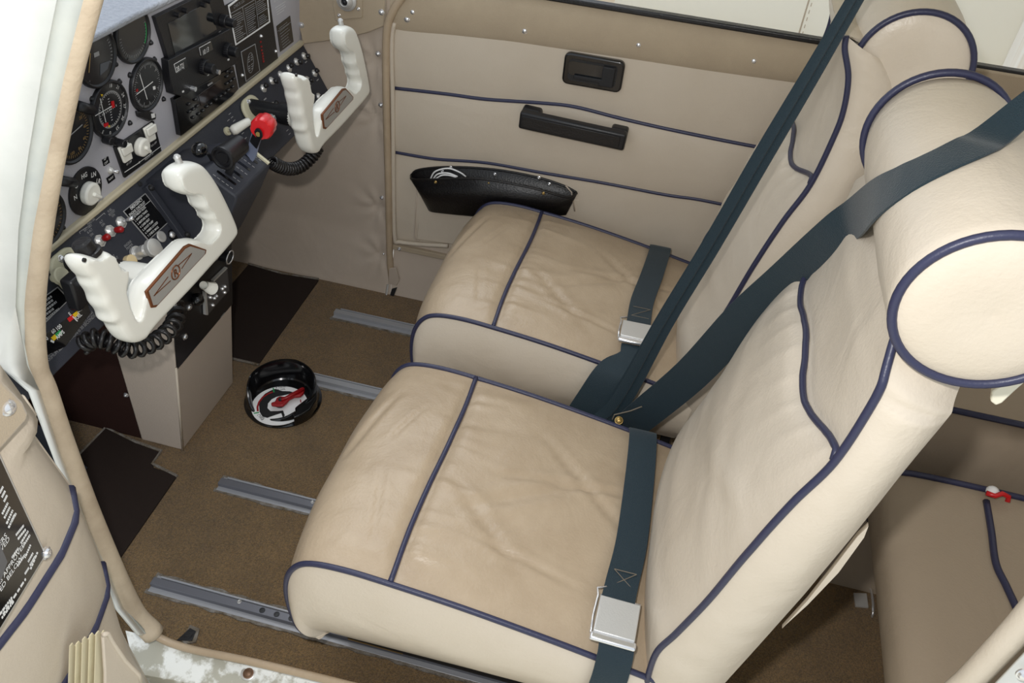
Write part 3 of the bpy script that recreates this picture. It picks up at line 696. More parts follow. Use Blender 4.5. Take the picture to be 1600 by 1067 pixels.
# ================================================================ belts
def belt(root, pts, dirs, w, n=8, th=.0024, name='webbing'):
    P = cr(pts, n); D = cr(dirs, n)
    Ws = w if not isinstance(w, list) else [p.x for p in cr([V3(a, 0, 0) for a in w], n)]
    m = MB(); m.ribbon(P, D, Ws, th); return m.build(name, BELT, root)
def buckle(root, c, along, across, up, w=.056, l=.058):
    F = Fr(c, across, along)
    if F.n.dot(Vector(up)) < 0: F = Fr(c, -Vector(across), along)
    m = MB(); m.slab(F, [(-w/2, -l/2), (w/2, -l/2), (w/2, l/2), (-w/2, l/2)], 0.004, .011)
    b = m.build('buckle', STEEL, root, bevel=.0018, seg=3)
    m = MB(); m.slab(F, [(-w/2-.003, -l/2-.010), (w/2+.003, -l/2-.010), (w/2+.003, -l/2+.002), (-w/2-.003, -l/2+.002)], .001, .008); m.build('buckle_roller', CHR, b, bevel=.003, seg=3)
    m = MB(); m.tube([F.p(-w/2-.002, -l/2, .003), F.p(-w/2-.004, 0, .002), F.p(-w/2-.003, l/2+.004, .003), F.p(-w/2-.006, l/2+.014, .004), F.p(-w/2+.006, l/2+.02, .004)], .0018, 6)
    m.tube([F.p(-w/2, l/2+.004, .004), F.p(w/2, l/2+.004, .004)], .0022, 8); m.build('buckle_frame', CHR, b, smooth=True)
    return b
def yy(u, v, y): return at(u, v, 'y', y)
ANC = V3(.835, -.005, .235)
# near lap belt
nb = thing('lap_belt', (.87, -.3, .3), 'dark teal lap belt with steel buckle lying across the near seat cushion', 'seat belt', 'lap belts across the front seats')
z0 = .010
pts = [V3(.845, -.035, .21), V3(.868, -.066, .30), V3(.872, -.10, .328), V3(.878, -.20, .332), V3(.882, -.32, .330), V3(.878, -.40, .336), V3(.876, -.44, .342)]
belt(nb, pts, [V3(1, 0, 0)]*5+[V3(1, -.05, 0)]*2, .046)
pts = [V3(.882, -.475, .338), V3(.886, -.502, .322), V3(.884, -.525, .27), V3(.872, -.535, .20), V3(.86, -.53, .13), V3(.85, -.50, .05)]
belt(nb, pts, [V3(1, 0, 0)]*6, .047)
buckle(nb, V3(.879, -.463, .336), V3(0, 1, -.04), V3(1, -.02, 0), (0, -.2, 1))
m = MB()
for k in range(2):
    for (p, q) in (((-.016, -.014), (.016, -.014)), ((-.016, .014), (.016, .014)), ((-.016, -.014), (.016, .014)), ((.016, -.014), (-.016, .014))):
        m.tube([V3(.880+p[0], -.395+p[1], .3375+k*.0002), V3(.880+q[0], -.395+q[1], .3375+k*.0002)], .0006, 5)
m.build('stitching', STI, nb)
# far lap belt
fb = thing('lap_belt', (.83, .25, .3), 'dark teal lap belt crossing the rear of the far seat cushion, with a steel buckle', 'seat belt', 'lap belts across the front seats')
pts = [V3(.83, .52, .12), V3(.832, .517, .25), V3(.838, .500, .318), V3(.838, .46, .328), V3(.832, .36, .334), V3(.824, .26, .338), V3(.826, .175, .342)]
belt(fb, pts, [V3(1, 0, 0)]*4+[V3(1, .05, 0)]*3, .046)
pts = [V3(.826, .110, .345), V3(.826, .080, .336), yy(955, 585, .045), yy(925, 628, .02), yy(895, 672, .0)]
belt(fb, pts, [V3(1, .1, 0)]*2+[V3(1, .0, .0)]*3, [.047, .050, .060, .062, .06])
buckle(fb, V3(.824, .142, .346), V3(.03, 1, -.04), V3(1, .02, 0), (0, 0, 1), w=.055, l=.05)
m = MB()
for (p, q) in (((-.017, -.012), (.017, -.012)), ((-.017, .018), (.017, .018)), ((-.017, -.012), (.017, .018))): m.tube([V3(.826+p[0], .215+p[1], .3425), V3(.826+q[0], .215+q[1], .3425)], .0006, 5)
m.build('stitching', STI, fb)
# shoulder belts from the anchor between the seats
fs = thing('shoulder_belt', tuple(ANC), 'folded dark shoulder belt running up in front of the far seat back', 'seat belt', 'shoulder belts rising from between the seats')
pp_ = [((920, 668), .0, .038), ((965, 632), .01, .040), ((1040, 500), .02, .032), ((1110, 385), .03, .030), ((1190, 247), .035, .029), ((1270, 112), .04, .025), ((1340, -8), .045, .021), ((1400, -110), .05, .018)]
P = [yy(u, v, y) for (u, v), y, w in pp_]
D = [V3(.9, -.5, -.25)]*3+[V3(.85, -.5, -.2)]*5
belt(fs, P, D, [w*1.0 for _, _, w in pp_])
m = MB(); Q = cr([p+V3(.0, -.004, .002) for p in P], 8); Wd = [p.x for p in cr([V3(w*.5, 0, 0) for _, _, w in pp_], 8)]
m.ribbon([p-D[0].normalized()*w*.35 for p, w in zip(Q, Wd)], [V3(.8, -.6, -.1)]*len(Q), Wd, .003); m.build('fold', BELT, fs)
ns = thing('shoulder_belt', tuple(ANC+V3(0, -.01, 0)), 'dark shoulder belt crossing the near seat back and headrest', 'seat belt', 'shoulder belts rising from between the seats')
def on_roll(u, v, rr=.0815, cx=1.105, cz=.940):
    r = cF+cR*((u-800)/FPX)-cU*((v-533.5)/FPX); ox, oz = CPOS.x-cx, CPOS.z-cz
    A = r.x**2+r.z**2; B = 2*(ox*r.x+oz*r.z); C = ox*ox+oz*oz-rr*rr; D_ = B*B-4*A*C
    t = (-B-math.sqrt(max(0, D_)))/(2*A); p = CPOS+r*t; return p, V3(p.x-cx, 0, p.z-cz).normalized()
pp_ = [((955, 690), .0, .050), ((1000, 652), -.02, .058), ((1080, 585), -.045, .058), ((1160, 500), -.085, .057), ((1230, 437), -.12, .055), ((1300, 373), -.175, .052), ((1333, 343), -.205, .050)]
P = [yy(u, v, y) for (u, v), y, w in pp_]; Wn = [w for _, _, w in pp_]
D = [V3(.7, -.2, -.6)]*5+[V3(.6, -.4, -.65)]*2
for (u, v), w in (((1366, 318), .054), ((1400, 294), .052), ((1440, 270), .050), ((1480, 250), .046), ((1520, 231), .040), ((1552, 213), .034)):
    p, nn = on_roll(u, v); P.append(p+nn*.002); Wn.append(w); D.append(nn)
P += [P[-1]+V3(.045, .035, .045), P[-1]+V3(.15, .10, .14)]; D += [V3(.2, -.75, -.6), V3(.2, -.75, -.6)]; Wn += [.026, .032]
for i in range(7, 13):
    t = (P[i+1]-P[i-1]).normalized(); D[i] = D[i].cross(t).normalized()
for i in range(1, len(D)):
    if D[i].dot(D[i-1]) < 0: D[i] = -D[i]
for i, k in ((5, .25), (6, .5), (7, .8)): D[i] = (D[4].normalized()*(1-k)+D[8]*k).normalized()
belt(ns, P, D, Wn, n=5)
m = MB(); m.cyl(ANC+V3(-.012, -.02, .026), ANC+V3(-.012, -.030, .030), .011); an = m.build('anchor_plate', DGR, ns, bevel=.002)
screw(yy(967, 657, -.03), (0, -.6, .8), .006, BRS, ns, 'anchor_bolt')
m = MB(); m.tube([yy(u, v, -.025) for u, v in ((957, 655), (960, 648), (985, 642), (1003, 635))], .0012, 6); m.build('stitching', STI, ns)
# ================================================================ map pocket on the far door
pk = thing('map_pocket', (.43, .53, .26), 'black vinyl map pocket with a curved open top, on the far door', 'pocket')
bt = [(642, 274), (655, 265), (704, 261), (773, 265), (839, 277), (880, 290), (900, 300)]
fr_ = [(642, 275), (650, 281), (724, 279), (764, 281), (833, 294), (885, 308), (901, 302)]
bo = [(671, 329), (680, 331), (730, 336), (770, 338), (810, 337), (850, 337), (884, 335)]
hb_ = [.004]*7; hf = [.008, .03, .045, .048, .045, .03, .008]; hbo = [.006, .02, .03, .032, .03, .02, .006]
B_ = cr([FW.P(u, v, h) for (u, v), h in zip(bt, hb_)], 5); F_ = cr([FW.P(u, v, h) for (u, v), h in zip(fr_, hf)], 5); O_ = cr([FW.P(u, v, h) for (u, v), h in zip(bo, hbo)], 5)
n = len(B_); m = MB()
m.add(F_+O_, [[i, i+1, n+i+1, n+i] for i in range(n-1)])
m.add(B_+[V3(p.x, YW-.003, p.z) for p in O_], [[i, i+1, n+i+1, n+i] for i in range(n-1)])
m.add(O_+[p+V3(0, .02, 0) for p in O_], [[i, i+1, n+i+1, n+i] for i in range(n-1)])
m.add([F_[0], B_[0], O_[0], F_[-1], B_[-1], O_[-1]], [[0, 1, 2], [3, 4, 5]])
o = m.build('pouch', BLKV, pk, fix=False); o.modifiers.new('s', 'SOLIDIFY').thickness = .002
m = MB(); m.tube(F_+B_[::-1], .0028, 8, closed=True); m.build('rim', BLKV, pk, smooth=True)
for q in ((680.5, 284.6), (764, 285), (849, 302)): screw(FW.P(q[0], q[1], .046), (0, -1, .1), .0028, BRS, pk, 'rivet')
for q in ((691, 268), (773, 272.5), (858, 288)): screw(FW.P(q[0], q[1], .006), (0, -1, .1), .0035, CHR, pk, 'snap')
for q in ((704, 263), (842, 279)): screw(FW.P(q[0], q[1]-1, .008), (0, -1, .1), .0035, CHR, pk, 'snap')
m = MB()
for k, pts in enumerate((((672, 281), (680, 268), (700, 263), (718, 269), (728, 276)), ((676, 281), (684, 272), (700, 270.5), (715, 276)), ((680, 280), (690, 274), (702, 274), (713, 277)))):
    m.tube(cr([FW.P(u, v, .02+.004*k) for u, v in pts], 5), .0019, 8)
tag(m.build('cable', WHP, smooth=True), 'coiled white cable tucked in the black map pocket', 'cable')
# ================================================================ instrument panel
def Z1(x, y): return (60+.2249*x, .2249*y)
def Z2(x, y): return (240+.2249*x, .2249*y)
def Z3(x, y): return (60+.2249*x, 200+.2249*y)
def Z4(x, y): return (300+.2249*x, 120+.2249*y)
def Z5(x, y): return (40+.2624*x, 360+.2624*y)
def Z7(x, y): return (240+.15*x, 400+.15*y)
def Z8(x, y): return (120+.1125*x, 360+.1125*y)
def pline(m, fr, p, q, w, h, t=.0004):
    a = Vector(fr.px(*p, h)); b = Vector(fr.px(*q, h)); d = (b-a); d.normalize(); n = Vector((-d.y, d.x))*w/2
    m.slab(fr, [a-n, b-n, b+n, a+n], h-t, h); return m
def uline(m, fr, a, b, w, h, t=.0004):
    a = Vector(a); b = Vector(b); d = (b-a); d.normalize(); n = Vector((-d.y, d.x))*w/2
    m.slab(fr, [a-n, b-n, b+n, a+n], h-t, h); return m
def Q(Z, *pp): return [Z(*p) for p in pp]
IP = thing('instrument_panel', (0, .02, .42), 'instrument panel of silver-grey upper face and black sloping lower face, full of gauges and switches', 'instrument panel')
m = MB(); m.slab(FA, [(-.535, -.004), (.556, -.004), (.556, .2), (.50, .243), (-.535, .243)], -.012, 0); UP = m.build('upper_panel', PSIL, IP)
m = MB(); m.slab(FB, [(-.535, .004), (.556, .004), (.556, -.128), (.545, -.136), (-.535, -.136)], -.012, 0)
m.slab(FB, [(-.535, -.136), (.556, -.136), (.556, -.128), (-.535, -.128)], -.05, -.008); LP = m.build('lower_panel', PBLK, IP, bevel=.002)
m = MB(); m.slab(FA, [(-.535, -.006), (.552, -.006), (.552, .0045), (-.535, .0045)], -.004, .009); m.build('edge_strip', STRIP, IP, bevel=.003)
def gauge(c, r, parent=UP, name='gauge', fr=FA):
    a, b = fr.px(*c, .004); o = fr.p(a, b, 0)
    m = MB(); m.lathe(o, fr.n, [(-.002, r), (.0045, r), (.0065, r*.97), (.0068, r*.92), (.004, r*.87)], 40, fr.u)
    g = m.build(name, BLK, IP, clip=.8585)
    m = MB(); m.lathe(o, fr.n, [(.0035, r*.88), (.0041, r*.88)], 40, fr.u); m.build('dial', DARK, g, clip=.8585)
    return g, a, b
def ticks(m, fr, a, b, r0, r1, n, w, h, t0=0, t1=360):
    for k in range(n):
        t = math.radians(t0+(t1-t0)*k/n); uline(m, fr, (a+r0*math.sin(t), b+r0*math.cos(t)), (a+r1*math.sin(t), b+r1*math.cos(t)), w, h, .0002)
R0 = .0433
# course indicator with red flags
g, a, b = gauge((172, 171), R0)
m = MB(); ticks(m, FA, a, b, .0255, .028, 72, .0005, .0046); ticks(m, FA, a, b, .0235, .028, 36, .0007, .0046)
for th, s in ((15, '18'), (45, '21'), (75, '24'), (105, '27'), (135, '30'), (165, '33'), (195, '0'), (225, '3')):
    t = math.radians(th); m.text(FA, s, a+.0325*math.sin(t), b+.0325*math.cos(t)-.0, .0078, .0046, 'CENTER', -t)
for k in range(-4, 5):
    uline(m, FA, (a-.002+k*.0042, b-.0015), (a-.002+k*.0042, b+.0015), .0006, .0046); uline(m, FA, (a-.0015, b+k*.0042), (a+.0015, b+k*.0042), .0006, .0046)
m.build('markings', INK, g)
m = MB(); pline(m, FA, Z1(430, 685), Z1(470, 850), .0012, .0052); pline(m, FA, Z1(395, 805), Z1(512, 738), .0012, .0052); m.build('needles', INK, g)
m = MB()
for q in ([(507, 705), (525, 700), (532, 745), (514, 752)], [(455, 862), (485, 850), (488, 872), (460, 885)]): m.slabpx(FA, Q(Z1, *q), .0046, .0054)
m.build('flags', RED, g)
m = MB(); m.slabpx(FA, Q(Z1, (434, 655), (450, 655), (442, 672)), .0046, .005); m.slabpx(FA, Q(Z1, (486, 885), (500, 880), (492, 868)), .0046, .005); m.build('index_marks', YEL, g)
m = MB(); m.slabpx(FA, Q(Z1, (440, 945), (500, 1000), (545, 1020), (565, 965), (520, 930)), 0, .006); k_ = m.build('knob_housing', BLK, g, bevel=.002)
for q in ((452, 968), (545, 985)):
    m = MB(); o = FA.P(*Z1(*q), .004); m.cyl(o, o+FA.n*.014, .006); m.build('knob', BLK, k_, bevel=.001)
# second course indicator
g, a, b = gauge((230, 133), R0*.98)
m = MB(); ticks(m, FA, a, b, .0315, .035, 60, .0006, .0046); ticks(m, FA, a, b, .027, .035, 12, .0006, .0046)
for th, s in ((0, '3'), (60, '33'), (120, '27'), (180, '21'), (240, '15'), (300, '9')):
    t = math.radians(th); m.text(FA, s, a+.030*math.sin(t), b+.030*math.cos(t), .005, .0046, 'CENTER', -t)
m.build('markings', INKD, g)
m = MB(); pline(m, FA, Z1(705, 518), Z1(757, 690), .0012, .0052); pline(m, FA, Z1(683, 657), Z1(796, 568), .0012, .0052); m.build('needles', INK, g)
m = MB(); m.slabpx(FA, Q(Z1, (680, 622), (692, 616), (695, 634), (682, 640)), .0046, .0052); m.build('flags', REDD, g)
m = MB(); m.slabpx(FA, Q(Z1, (797, 602), (812, 598), (815, 620), (800, 624)), .0046, .0052); m.build('flags', INK, g)
m = MB(); m.slabpx(FA, Q(Z1, (690, 775), (700, 815), (770, 845), (820, 830), (820, 790), (770, 770)), 0, .006); k_ = m.build('knob_housing', BLK, g, bevel=.002)
m = MB(); m.slabpx(FA, Q(Z1, (785, 792), (808, 785), (812, 815), (790, 822)), .006, .0066); m.build('label_patch', INK, k_)
# attitude-type gauge top left, round gauge top right, altimeter left, lower left gauge
g, a, b = gauge((152, 90), R0)
m = MB(); pline(m, FA, Z1(362, 370), Z1(352, 505), .0014, .0052); m.build('needles', INKA, g)
m = MB(); ticks(m, FA, a, b, .030, .034, 8, .0008, .0046, 60, 130); m.slabpx(FA, Q(Z1, (385, 370), (420, 355), (425, 385), (390, 400)), .0044, .0047); m.build('markings', INKD, g)
m = MB(); m.slabpx(FA, Q(Z1, (430, 445), (500, 420), (480, 480), (430, 525)), .0043, .0046); m.build('horizon_card', mat('grey_card', (90, 94, 100), .5), g)
g, a, b = gauge((208, 54), R0)
m = MB(); ticks(m, FA, a, b, .030, .034, 26, .0006, .0046, 75, 285); m.build('markings', INKD, g)
m = MB()
for k in range(9):
    t = math.radians(78+k*6); uline(m, FA, (a+.033*math.sin(t), b+.033*math.cos(t)), (a+.033*math.sin(t+.1), b+.033*math.cos(t+.1)), .0016, .0047)
m.build('green_arc', GRN, g)
g, a, b = gauge((113, 209), R0*1.03)
m = MB(); ticks(m, FA, a, b, .031, .035, 50, .0006, .0046)
for k in range(10):
    t = math.radians(k*36+18); m.text(FA, str(k*20 if k else '0'), a+.027*math.sin(t), b+.027*math.cos(t)-.003, .0065, .0046, 'CENTER', 0)
m.build('markings', INKA, g)
m = MB(); uline(m, FA, (a-.01, b), (a+.022, b+.004), .0016, .0052); m.build('needles', INKD, g)
g, a, b = gauge((70, 344), R0)
m = MB(); ticks(m, FA, a, b, .031, .035, 40, .0006, .0046); m.build('markings', INKA, g)
# panel screws round the dials
for q in ((602, 404), (777, 295), (803, 411), (631, 520), (559, 566), (533, 446), (336, 567), (368, 688), (632, 853), (866, 687)):
    screw(FA.P(*Z1(*q)), FA.n, .0036, BLK, IP)
screw(FA.P(*Z3(166, 690)), FA.n, .0036, BLK, IP)
# little black lamp stalk left of course indicator and beside selector
for p, q in ((Z1(275, 735), Z1(372, 765)), (Z3(145, 365), Z3(245, 380))):
    m = MB(); m.tube([FA.P(*p, .006), FA.P(*q, .006)], .0075, 10); m.build('post_light', BLK, IP, smooth=True)
# autopilot selector dial
a, b = FA.px(135, 299, .003); r = .037; o = FA.p(a, b)
m = MB(); m.lathe(o, FA.n, [(-.002, r), (.0028, r), (.0034, r*.97), (.0034, .001)], 36, FA.u); sd = m.build('selector_dial', BLK, IP)
m = MB()
for q, s, rt in ((Z3(250, 505), 'N', .0), (Z3(255, 425), 'O', 0), (Z3(300, 358), 'HG', -.1), (Z3(366, 345), 'LN', -.25), (Z3(400, 385), 'LR', -.5)):
    x, y = FA.px(*q, .0036); m.text(FA, s, x, y, .0105, .0036, 'LEFT', rt, .9, .02)
m.build('lettering', INK, sd)
def pointer_knob(c, r, fr, rot, parent, mt=IVO, dep=.016):
    a, b = fr.px(*c, .010); m = MB(); P = []
    for k in range(22):
        t = 2*math.pi*k/22; rr = r
        if abs(((t-rot+math.pi) % (2*math.pi))-math.pi) < .5: rr = r*1.14-(abs(((t-rot+math.pi) % (2*math.pi))-math.pi))*r*.2
        P.append((a+rr*math.cos(t), b+rr*math.sin(t)))
    m.slab(fr, P, .003, dep); k_ = m.build('pointer_knob', mt, parent, bevel=.0035, seg=3)
    m = MB(); uline(m, fr, (a-r*.2*math.cos(rot), b-r*.2*math.sin(rot)), (a+r*.95*math.cos(rot), b+r*.95*math.sin(rot)), .006, dep+.004, .006); m.build('grip', mt, k_, bevel=.002)
    return k_
pointer_knob(Z3(362, 455), .0175, FA, -.75, sd)
# AP/NAV toggle
m = MB(); m.slabpx(FA, Q(Z3, (445, 222), (486, 197), (497, 240), (456, 266)), 0, .0012); pl = m.build('label_plate', BLKG, IP)
m = MB(); x, y = FA.px(*Z3(453, 232), .0015); m.text(FA, 'AP', x+.001, y, .0055, .0015); x, y = FA.px(*Z3(459, 258), .0015); m.text(FA, 'OFF', x, y, .0055, .0015); m.build('lettering', INK, pl)
m = MB(); m.slabpx(FA, Q(Z3, (474, 350), (523, 315), (536, 350), (488, 388)), 0, .0012); pl = m.build('label_plate', BLKG, IP)
m = MB(); x, y = FA.px(*Z3(490, 370), .0015); m.text(FA, 'NAV', x, y, .006, .0015); m.build('lettering', INK, pl)
def toggle(c, fr, lever=(0, 0, .022), r=.0058, mt=CHR, lr=.0022, tip=None, tipr=.0042, name='toggle_switch'):
    o = fr.P(*c)
    m = MB(); m.lathe(o, fr.n, [(-.001, r*1.15), (.002, r*1.15), (.002, r), (.0045, r*.75), (.006, r*.5)], 8 if r > .005 else 12, fr.u); s = m.build(name, STEEL, IP)
    e = o+fr.u*lever[0]+fr.v*lever[1]+fr.n*lever[2]
    m = MB(); m.tube([o+fr.n*.002, o.lerp(e, .5), e], [lr*.8, lr, lr*1.35], 10); m.build('lever', mt, s, smooth=True)
    if tip: m = MB(); m.tube([o.lerp(e, .45), o.lerp(e, .55), o.lerp(e, 1.0), o.lerp(e, 1.15)], [tipr*.7, tipr, tipr*1.1, tipr*.5], 12); m.build('lever_cap', tip, s, smooth=True)
    return s
toggle(Z3(495, 292), FA, (.004, -.002, .012))
# three-switch box
m = MB(); m.slabpx(FA, Q(Z3, (530, 135), (805, -50), (858, 160), (603, 348)), 0, .004); bx = m.build('switch_unit', BLK, IP, bevel=.001)
for q in ([(566, 143), (635, 100), (665, 215), (608, 250)], [(742, 8), (805, -35), (828, 78), (776, 110)]):
    P = [FA.px(*Z3(*p), .010) for p in q]; m = MB(); m.slab(FA, P, .004, .009); rk = m.build('rocker_switch', IVO, bx, bevel=.002)
    c = [(Vector(P[0])+Vector(P[3]))/2, (Vector(P[1])+Vector(P[2]))/2]
    m = MB(); m.slab(FA, [P[0], P[1], c[1], c[0]], .009, .014); m.build('rocker_ridge', IVO, rk, bevel=.002)
pointer_knob(Z3(722, 132), .0150, FA, -.9, bx)
m = MB(); pline(m, FA, Z3(600, 308), Z3(700, 242), .0012, .0044); pline(m, FA, Z3(700, 242), Z3(705, 235), .003, .0044); pline(m, FA, Z3(700, 240), Z3(855, 125), .0008, .0044)
for q, s in ((Z3(614, 262), 'RT OFF'), (Z3(782, 135), 'TCK OFF'), (Z3(740, 228), 'PULLOUT 50'), (Z3(577, 128), 'ALT ON')):
    x, y = FA.px(*q, .0044); m.text(FA, s, x, y, .0048, .0044, 'LEFT', 0, .9)
m.build('lettering', INK, bx)
# radio stack
def plate(Z, pts, h0, h1, mt, parent, name, bevel=.001, fr=FA):
    m = MB(); m.slabpx(fr, Q(Z, *pts), h0, h1); return m.build(name, mt, parent, bevel=bevel)
ra = plate(Z2, [(15, 120), (105, 415), (535, 195), (470, -60), (380, -60)], 0, .008, BLK, IP, 'display_unit')
plate(Z2, [(100, 165), (150, 385), (440, 205), (385, 10)], .008, .0088, GLS, ra, 'screen')
m = MB()
for x, y in ((175, 400), (232, 382), (262, 366), (288, 350), (348, 292), (405, 275), (420, 262), (433, 262), (445, 240), (460, 222)):
    m.slabpx(FA, Q(Z2, (x-7, y), (x+7, y-8), (x+9, y), (x-5, y+8)), .008, .0084)
m.build('lettering', INKD, ra)
o = FA.P(*Z2(470, 140), .008); e = FA.P(*Z2(560, 145), .04)
m = MB(); m.cyl(o, o+FA.n*.012, .011); m.cyl(o+FA.n*.010, o+FA.n*.026, .0075); m.build('knob', BLK, ra, bevel=.001)
for q in ((205, 70), (150, 100), (330, 30), (370, 5)):
    o = FA.P(*Z2(*q), .008); m = MB(); m.cyl(o, o+FA.n*.008, .004); m.build('knob', BLK, ra)
rb = plate(Z2, [(105, 420), (118, 555), (140, 655), (195, 670), (580, 440), (535, 200)], 0, .014, BLK, IP, 'navigation_radio')
plate(Z2, [(145, 455), (225, 405), (240, 465), (160, 510)], .014, .0146, GLS, rb, 'frequency_window'); plate(Z2, [(312, 335), (400, 285), (415, 345), (325, 395)], .014, .0146, GLS, rb, 'frequency_window')
m = MB()
for q, s in ((Z2(160, 503), '28.72|'), (Z2(342, 386), '10.13')):
    x, y = FA.px(*q, .0148); m.text(FA, s, x, y, .0125, .0148, 'LEFT', 0, .75, .01)
pline(m, FA, Z2(143, 447), Z2(222, 402), .0009, .0148); pline(m, FA, Z2(143, 447), Z2(158, 505), .0009, .0148); pline(m, FA, Z2(318, 333), Z2(396, 290), .0009, .0148); pline(m, FA, Z2(318, 333), Z2(328, 385), .0009, .0148)
for x, y in ((205, 637), (520, 415), (378, 520)): m.slabpx(FA, Q(Z2, (x-6, y-4), (x+6, y-10), (x+8, y+2), (x-4, y+8)), .014, .0144)
m.build('lettering', INK, rb)
def knurl(m, o, n, r, h, u):
    k = 24; P = [];
    for i in range(k*2):
        t = math.pi*i/k; rr = r*(1 if i % 2 else .93); P.append(o+u*math.cos(t)*rr+n.cross(u)*math.sin(t)*rr)
    m.prism(P, n*h)
for q, r in ((340, 462), .0135), ((505, 345), .0135):
    o = FA.P(*Z2(*q), .014); m = MB(); knurl(m, o, FA.n, r, .009, FA.u); m.cyl(o+FA.n*.008, o+FA.n*.021, r*.66); kk = m.build('tuning_knob', BLK, rb, bevel=.0006)
    m = MB(); m.lathe(o+FA.n*.0211, FA.n, [(0, r*.6), (.0006, r*.58), (.0002, r*.4)], 20); m.build('knob_face', DGR, kk)
for q in ((430, 495), (262, 612)):
    o = FA.P(*Z2(*q), .014); m = MB(); m.cyl(o, o+FA.n*.008, .0042); m.build('knob', CHR, rb)
rc = plate(Z2, [(150, 692), (160, 735), (192, 945), (548, 668), (592, 618), (558, 460)], 0, .010, BLKG, IP, 'keypad_radio')
plate(Z2, [(312, 662), (466, 550), (486, 622), (330, 738)], .010, .0106, LCD, rc, 'brown_screen')
m = MB(); m2 = MB()
for x, y in ((250, 722), (295, 690), (255, 775), (282, 757), (308, 737), (280, 815), (318, 790), (348, 768), (375, 740), (402, 720), (438, 690), (470, 668), (500, 648), (525, 625), (555, 602), (515, 580), (540, 563), (565, 545), (515, 530), (545, 500), (515, 495)):
    m.slabpx(FA, Q(Z2, (x-11, y+3), (x+7, y-10), (x+11, y+3), (x-7, y+14)), .010, .0122)
    m2.slabpx(FA, Q(Z2, (x-5, y), (x+3, y-6), (x+4, y-3), (x-4, y+3)), .0122, .0125)
m2.slabpx(FA, Q(Z2, (375, 590), (408, 568), (412, 578), (379, 600)), .010, .0104)
m.build('buttons', BLK, rc); m2.build('lettering', INKD, rc)
# checklist placard and plates right of the radios
bp_ = plate(Z2, [(495, 38), (598, 612), (866, 405), (800, -70), (700, -70)], 0, .0015, BLK, IP, 'black_plate')
ck = plate(Z2, [(518, 38), (571, 318), (812, 155), (790, -90), (700, -90)], .0015, .0028, WHP, IP, 'checklist_placard')
plate(Z2, [(528, 48), (577, 302), (802, 148), (780, -90), (705, -90)], .0028, .0032, BLKG, ck, 'placard_face')
m = MB(); x, y = FA.px(*Z2(556, 62), .0036); m.text(FA, 'CHECK LIST', x, y, .0085, .0036, 'LEFT', 0, .95)
pline(m, FA, Z2(532, 98), Z2(700, 0), .0009, .0036); pline(m, FA, Z2(618, 48), Z2(652, 248), .0009, .0036); pline(m, FA, Z2(706, -10), Z2(732, 192), .0009, .0036); pline(m, FA, Z2(722, 102), Z2(800, 52), .0009, .0036)
rn = random.Random(5)
def fine_print(m, fr, Z, tl, tr, bl, n, h, wl=.0011, fill=.85):
    A = Vector(fr.px(*Z(*tl), h)); B = Vector(fr.px(*Z(*tr), h)); C_ = Vector(fr.px(*Z(*bl), h))
    for k in range(n):
        o = A+(C_-A)*((k+.5)/n); x = 0; L = rn.uniform(fill*.7, 1)
        while x < L-.04:
            w = rn.uniform(.03, .14); uline(m, fr, o+(B-A)*x, o+(B-A)*min(L, x+w), wl, h, .0002); x += w+.025
fine_print(m, FA, Z2, (540, 108), (615, 68), (575, 290), 13, .0036); fine_print(m, FA, Z2, (632, 55), (702, 15), (660, 238), 13, .0036)
fine_print(m, FA, Z2, (715, 10), (790, -35), (725, 92), 6, .0036); fine_print(m, FA, Z2, (730, 115), (796, 75), (738, 180), 5, .0036)
m.build('lettering', INKD, ck)
o_ = plate(Z2, [(607, 360), (708, 303), (742, 492), (642, 570)], .0015, .0028, INKD, IP, 'ornate_label')
plate(Z2, [(612, 362), (704, 310), (736, 490), (646, 560)], .0028, .0031, BLKG, o_, 'label_face')
m = MB()
cen = [Vector(FA.px(*Z2(674, 437), .0033))]
for k in range(16):
    t0, t1 = 2*math.pi*k/16, 2*math.pi*(k+1)/16; uline(m, FA, cen[0]+Vector((.012*math.cos(t0), .020*math.sin(t0))), cen[0]+Vector((.012*math.cos(t1), .020*math.sin(t1))), .0009, .0033)
for k in range(-3, 4):
    if k: uline(m, FA, cen[0]+Vector((-.009, k*.0045)), cen[0]+Vector((-.002, k*.0045)), .0014, .0033); uline(m, FA, cen[0]+Vector((.002, k*.0045)), cen[0]+Vector((.009, k*.0045)), .0014, .0033)
m.build('ornament', INKD, o_)
m = MB()
for k, (x, y) in enumerate(((745, 292), (750, 325), (752, 350), (757, 372), (760, 392), (762, 410), (765, 428))): m.slabpx(FA, Q(Z2, (x-6, y-4), (x+4, y-9), (x+7, y+2), (x-3, y+7)), .0015, .0022)
m.build('red_marks', REDD, bp_)
for q in ((612, 522), (845, 355), (742, 250)): screw(FA.P(*Z2(*q), .001), FA.n, .003, CHR, IP)
pq = plate(Z2, [(855, 182), (950, 108), (974, 290), (881, 362)], 0, .0012, BLKG, IP, 'small_placard')
m = MB(); fine_print(m, FA, Z2, (870, 190), (945, 130), (900, 340), 8, .0014); pline(m, FA, Z2(862, 218), Z2(958, 150), .0008, .0014); m.build('lettering', INKD, pq)
m = MB(); x, y = FA.px(*Z2(836, 20), .0006); m.text(FA, 'IN SILENCE', x, y, .0075, .0006); fine_print(m, FA, Z2, (845, 48), (925, -5), (860, 110), 4, .0006, .001); m.build('panel_lettering', INK, IP)
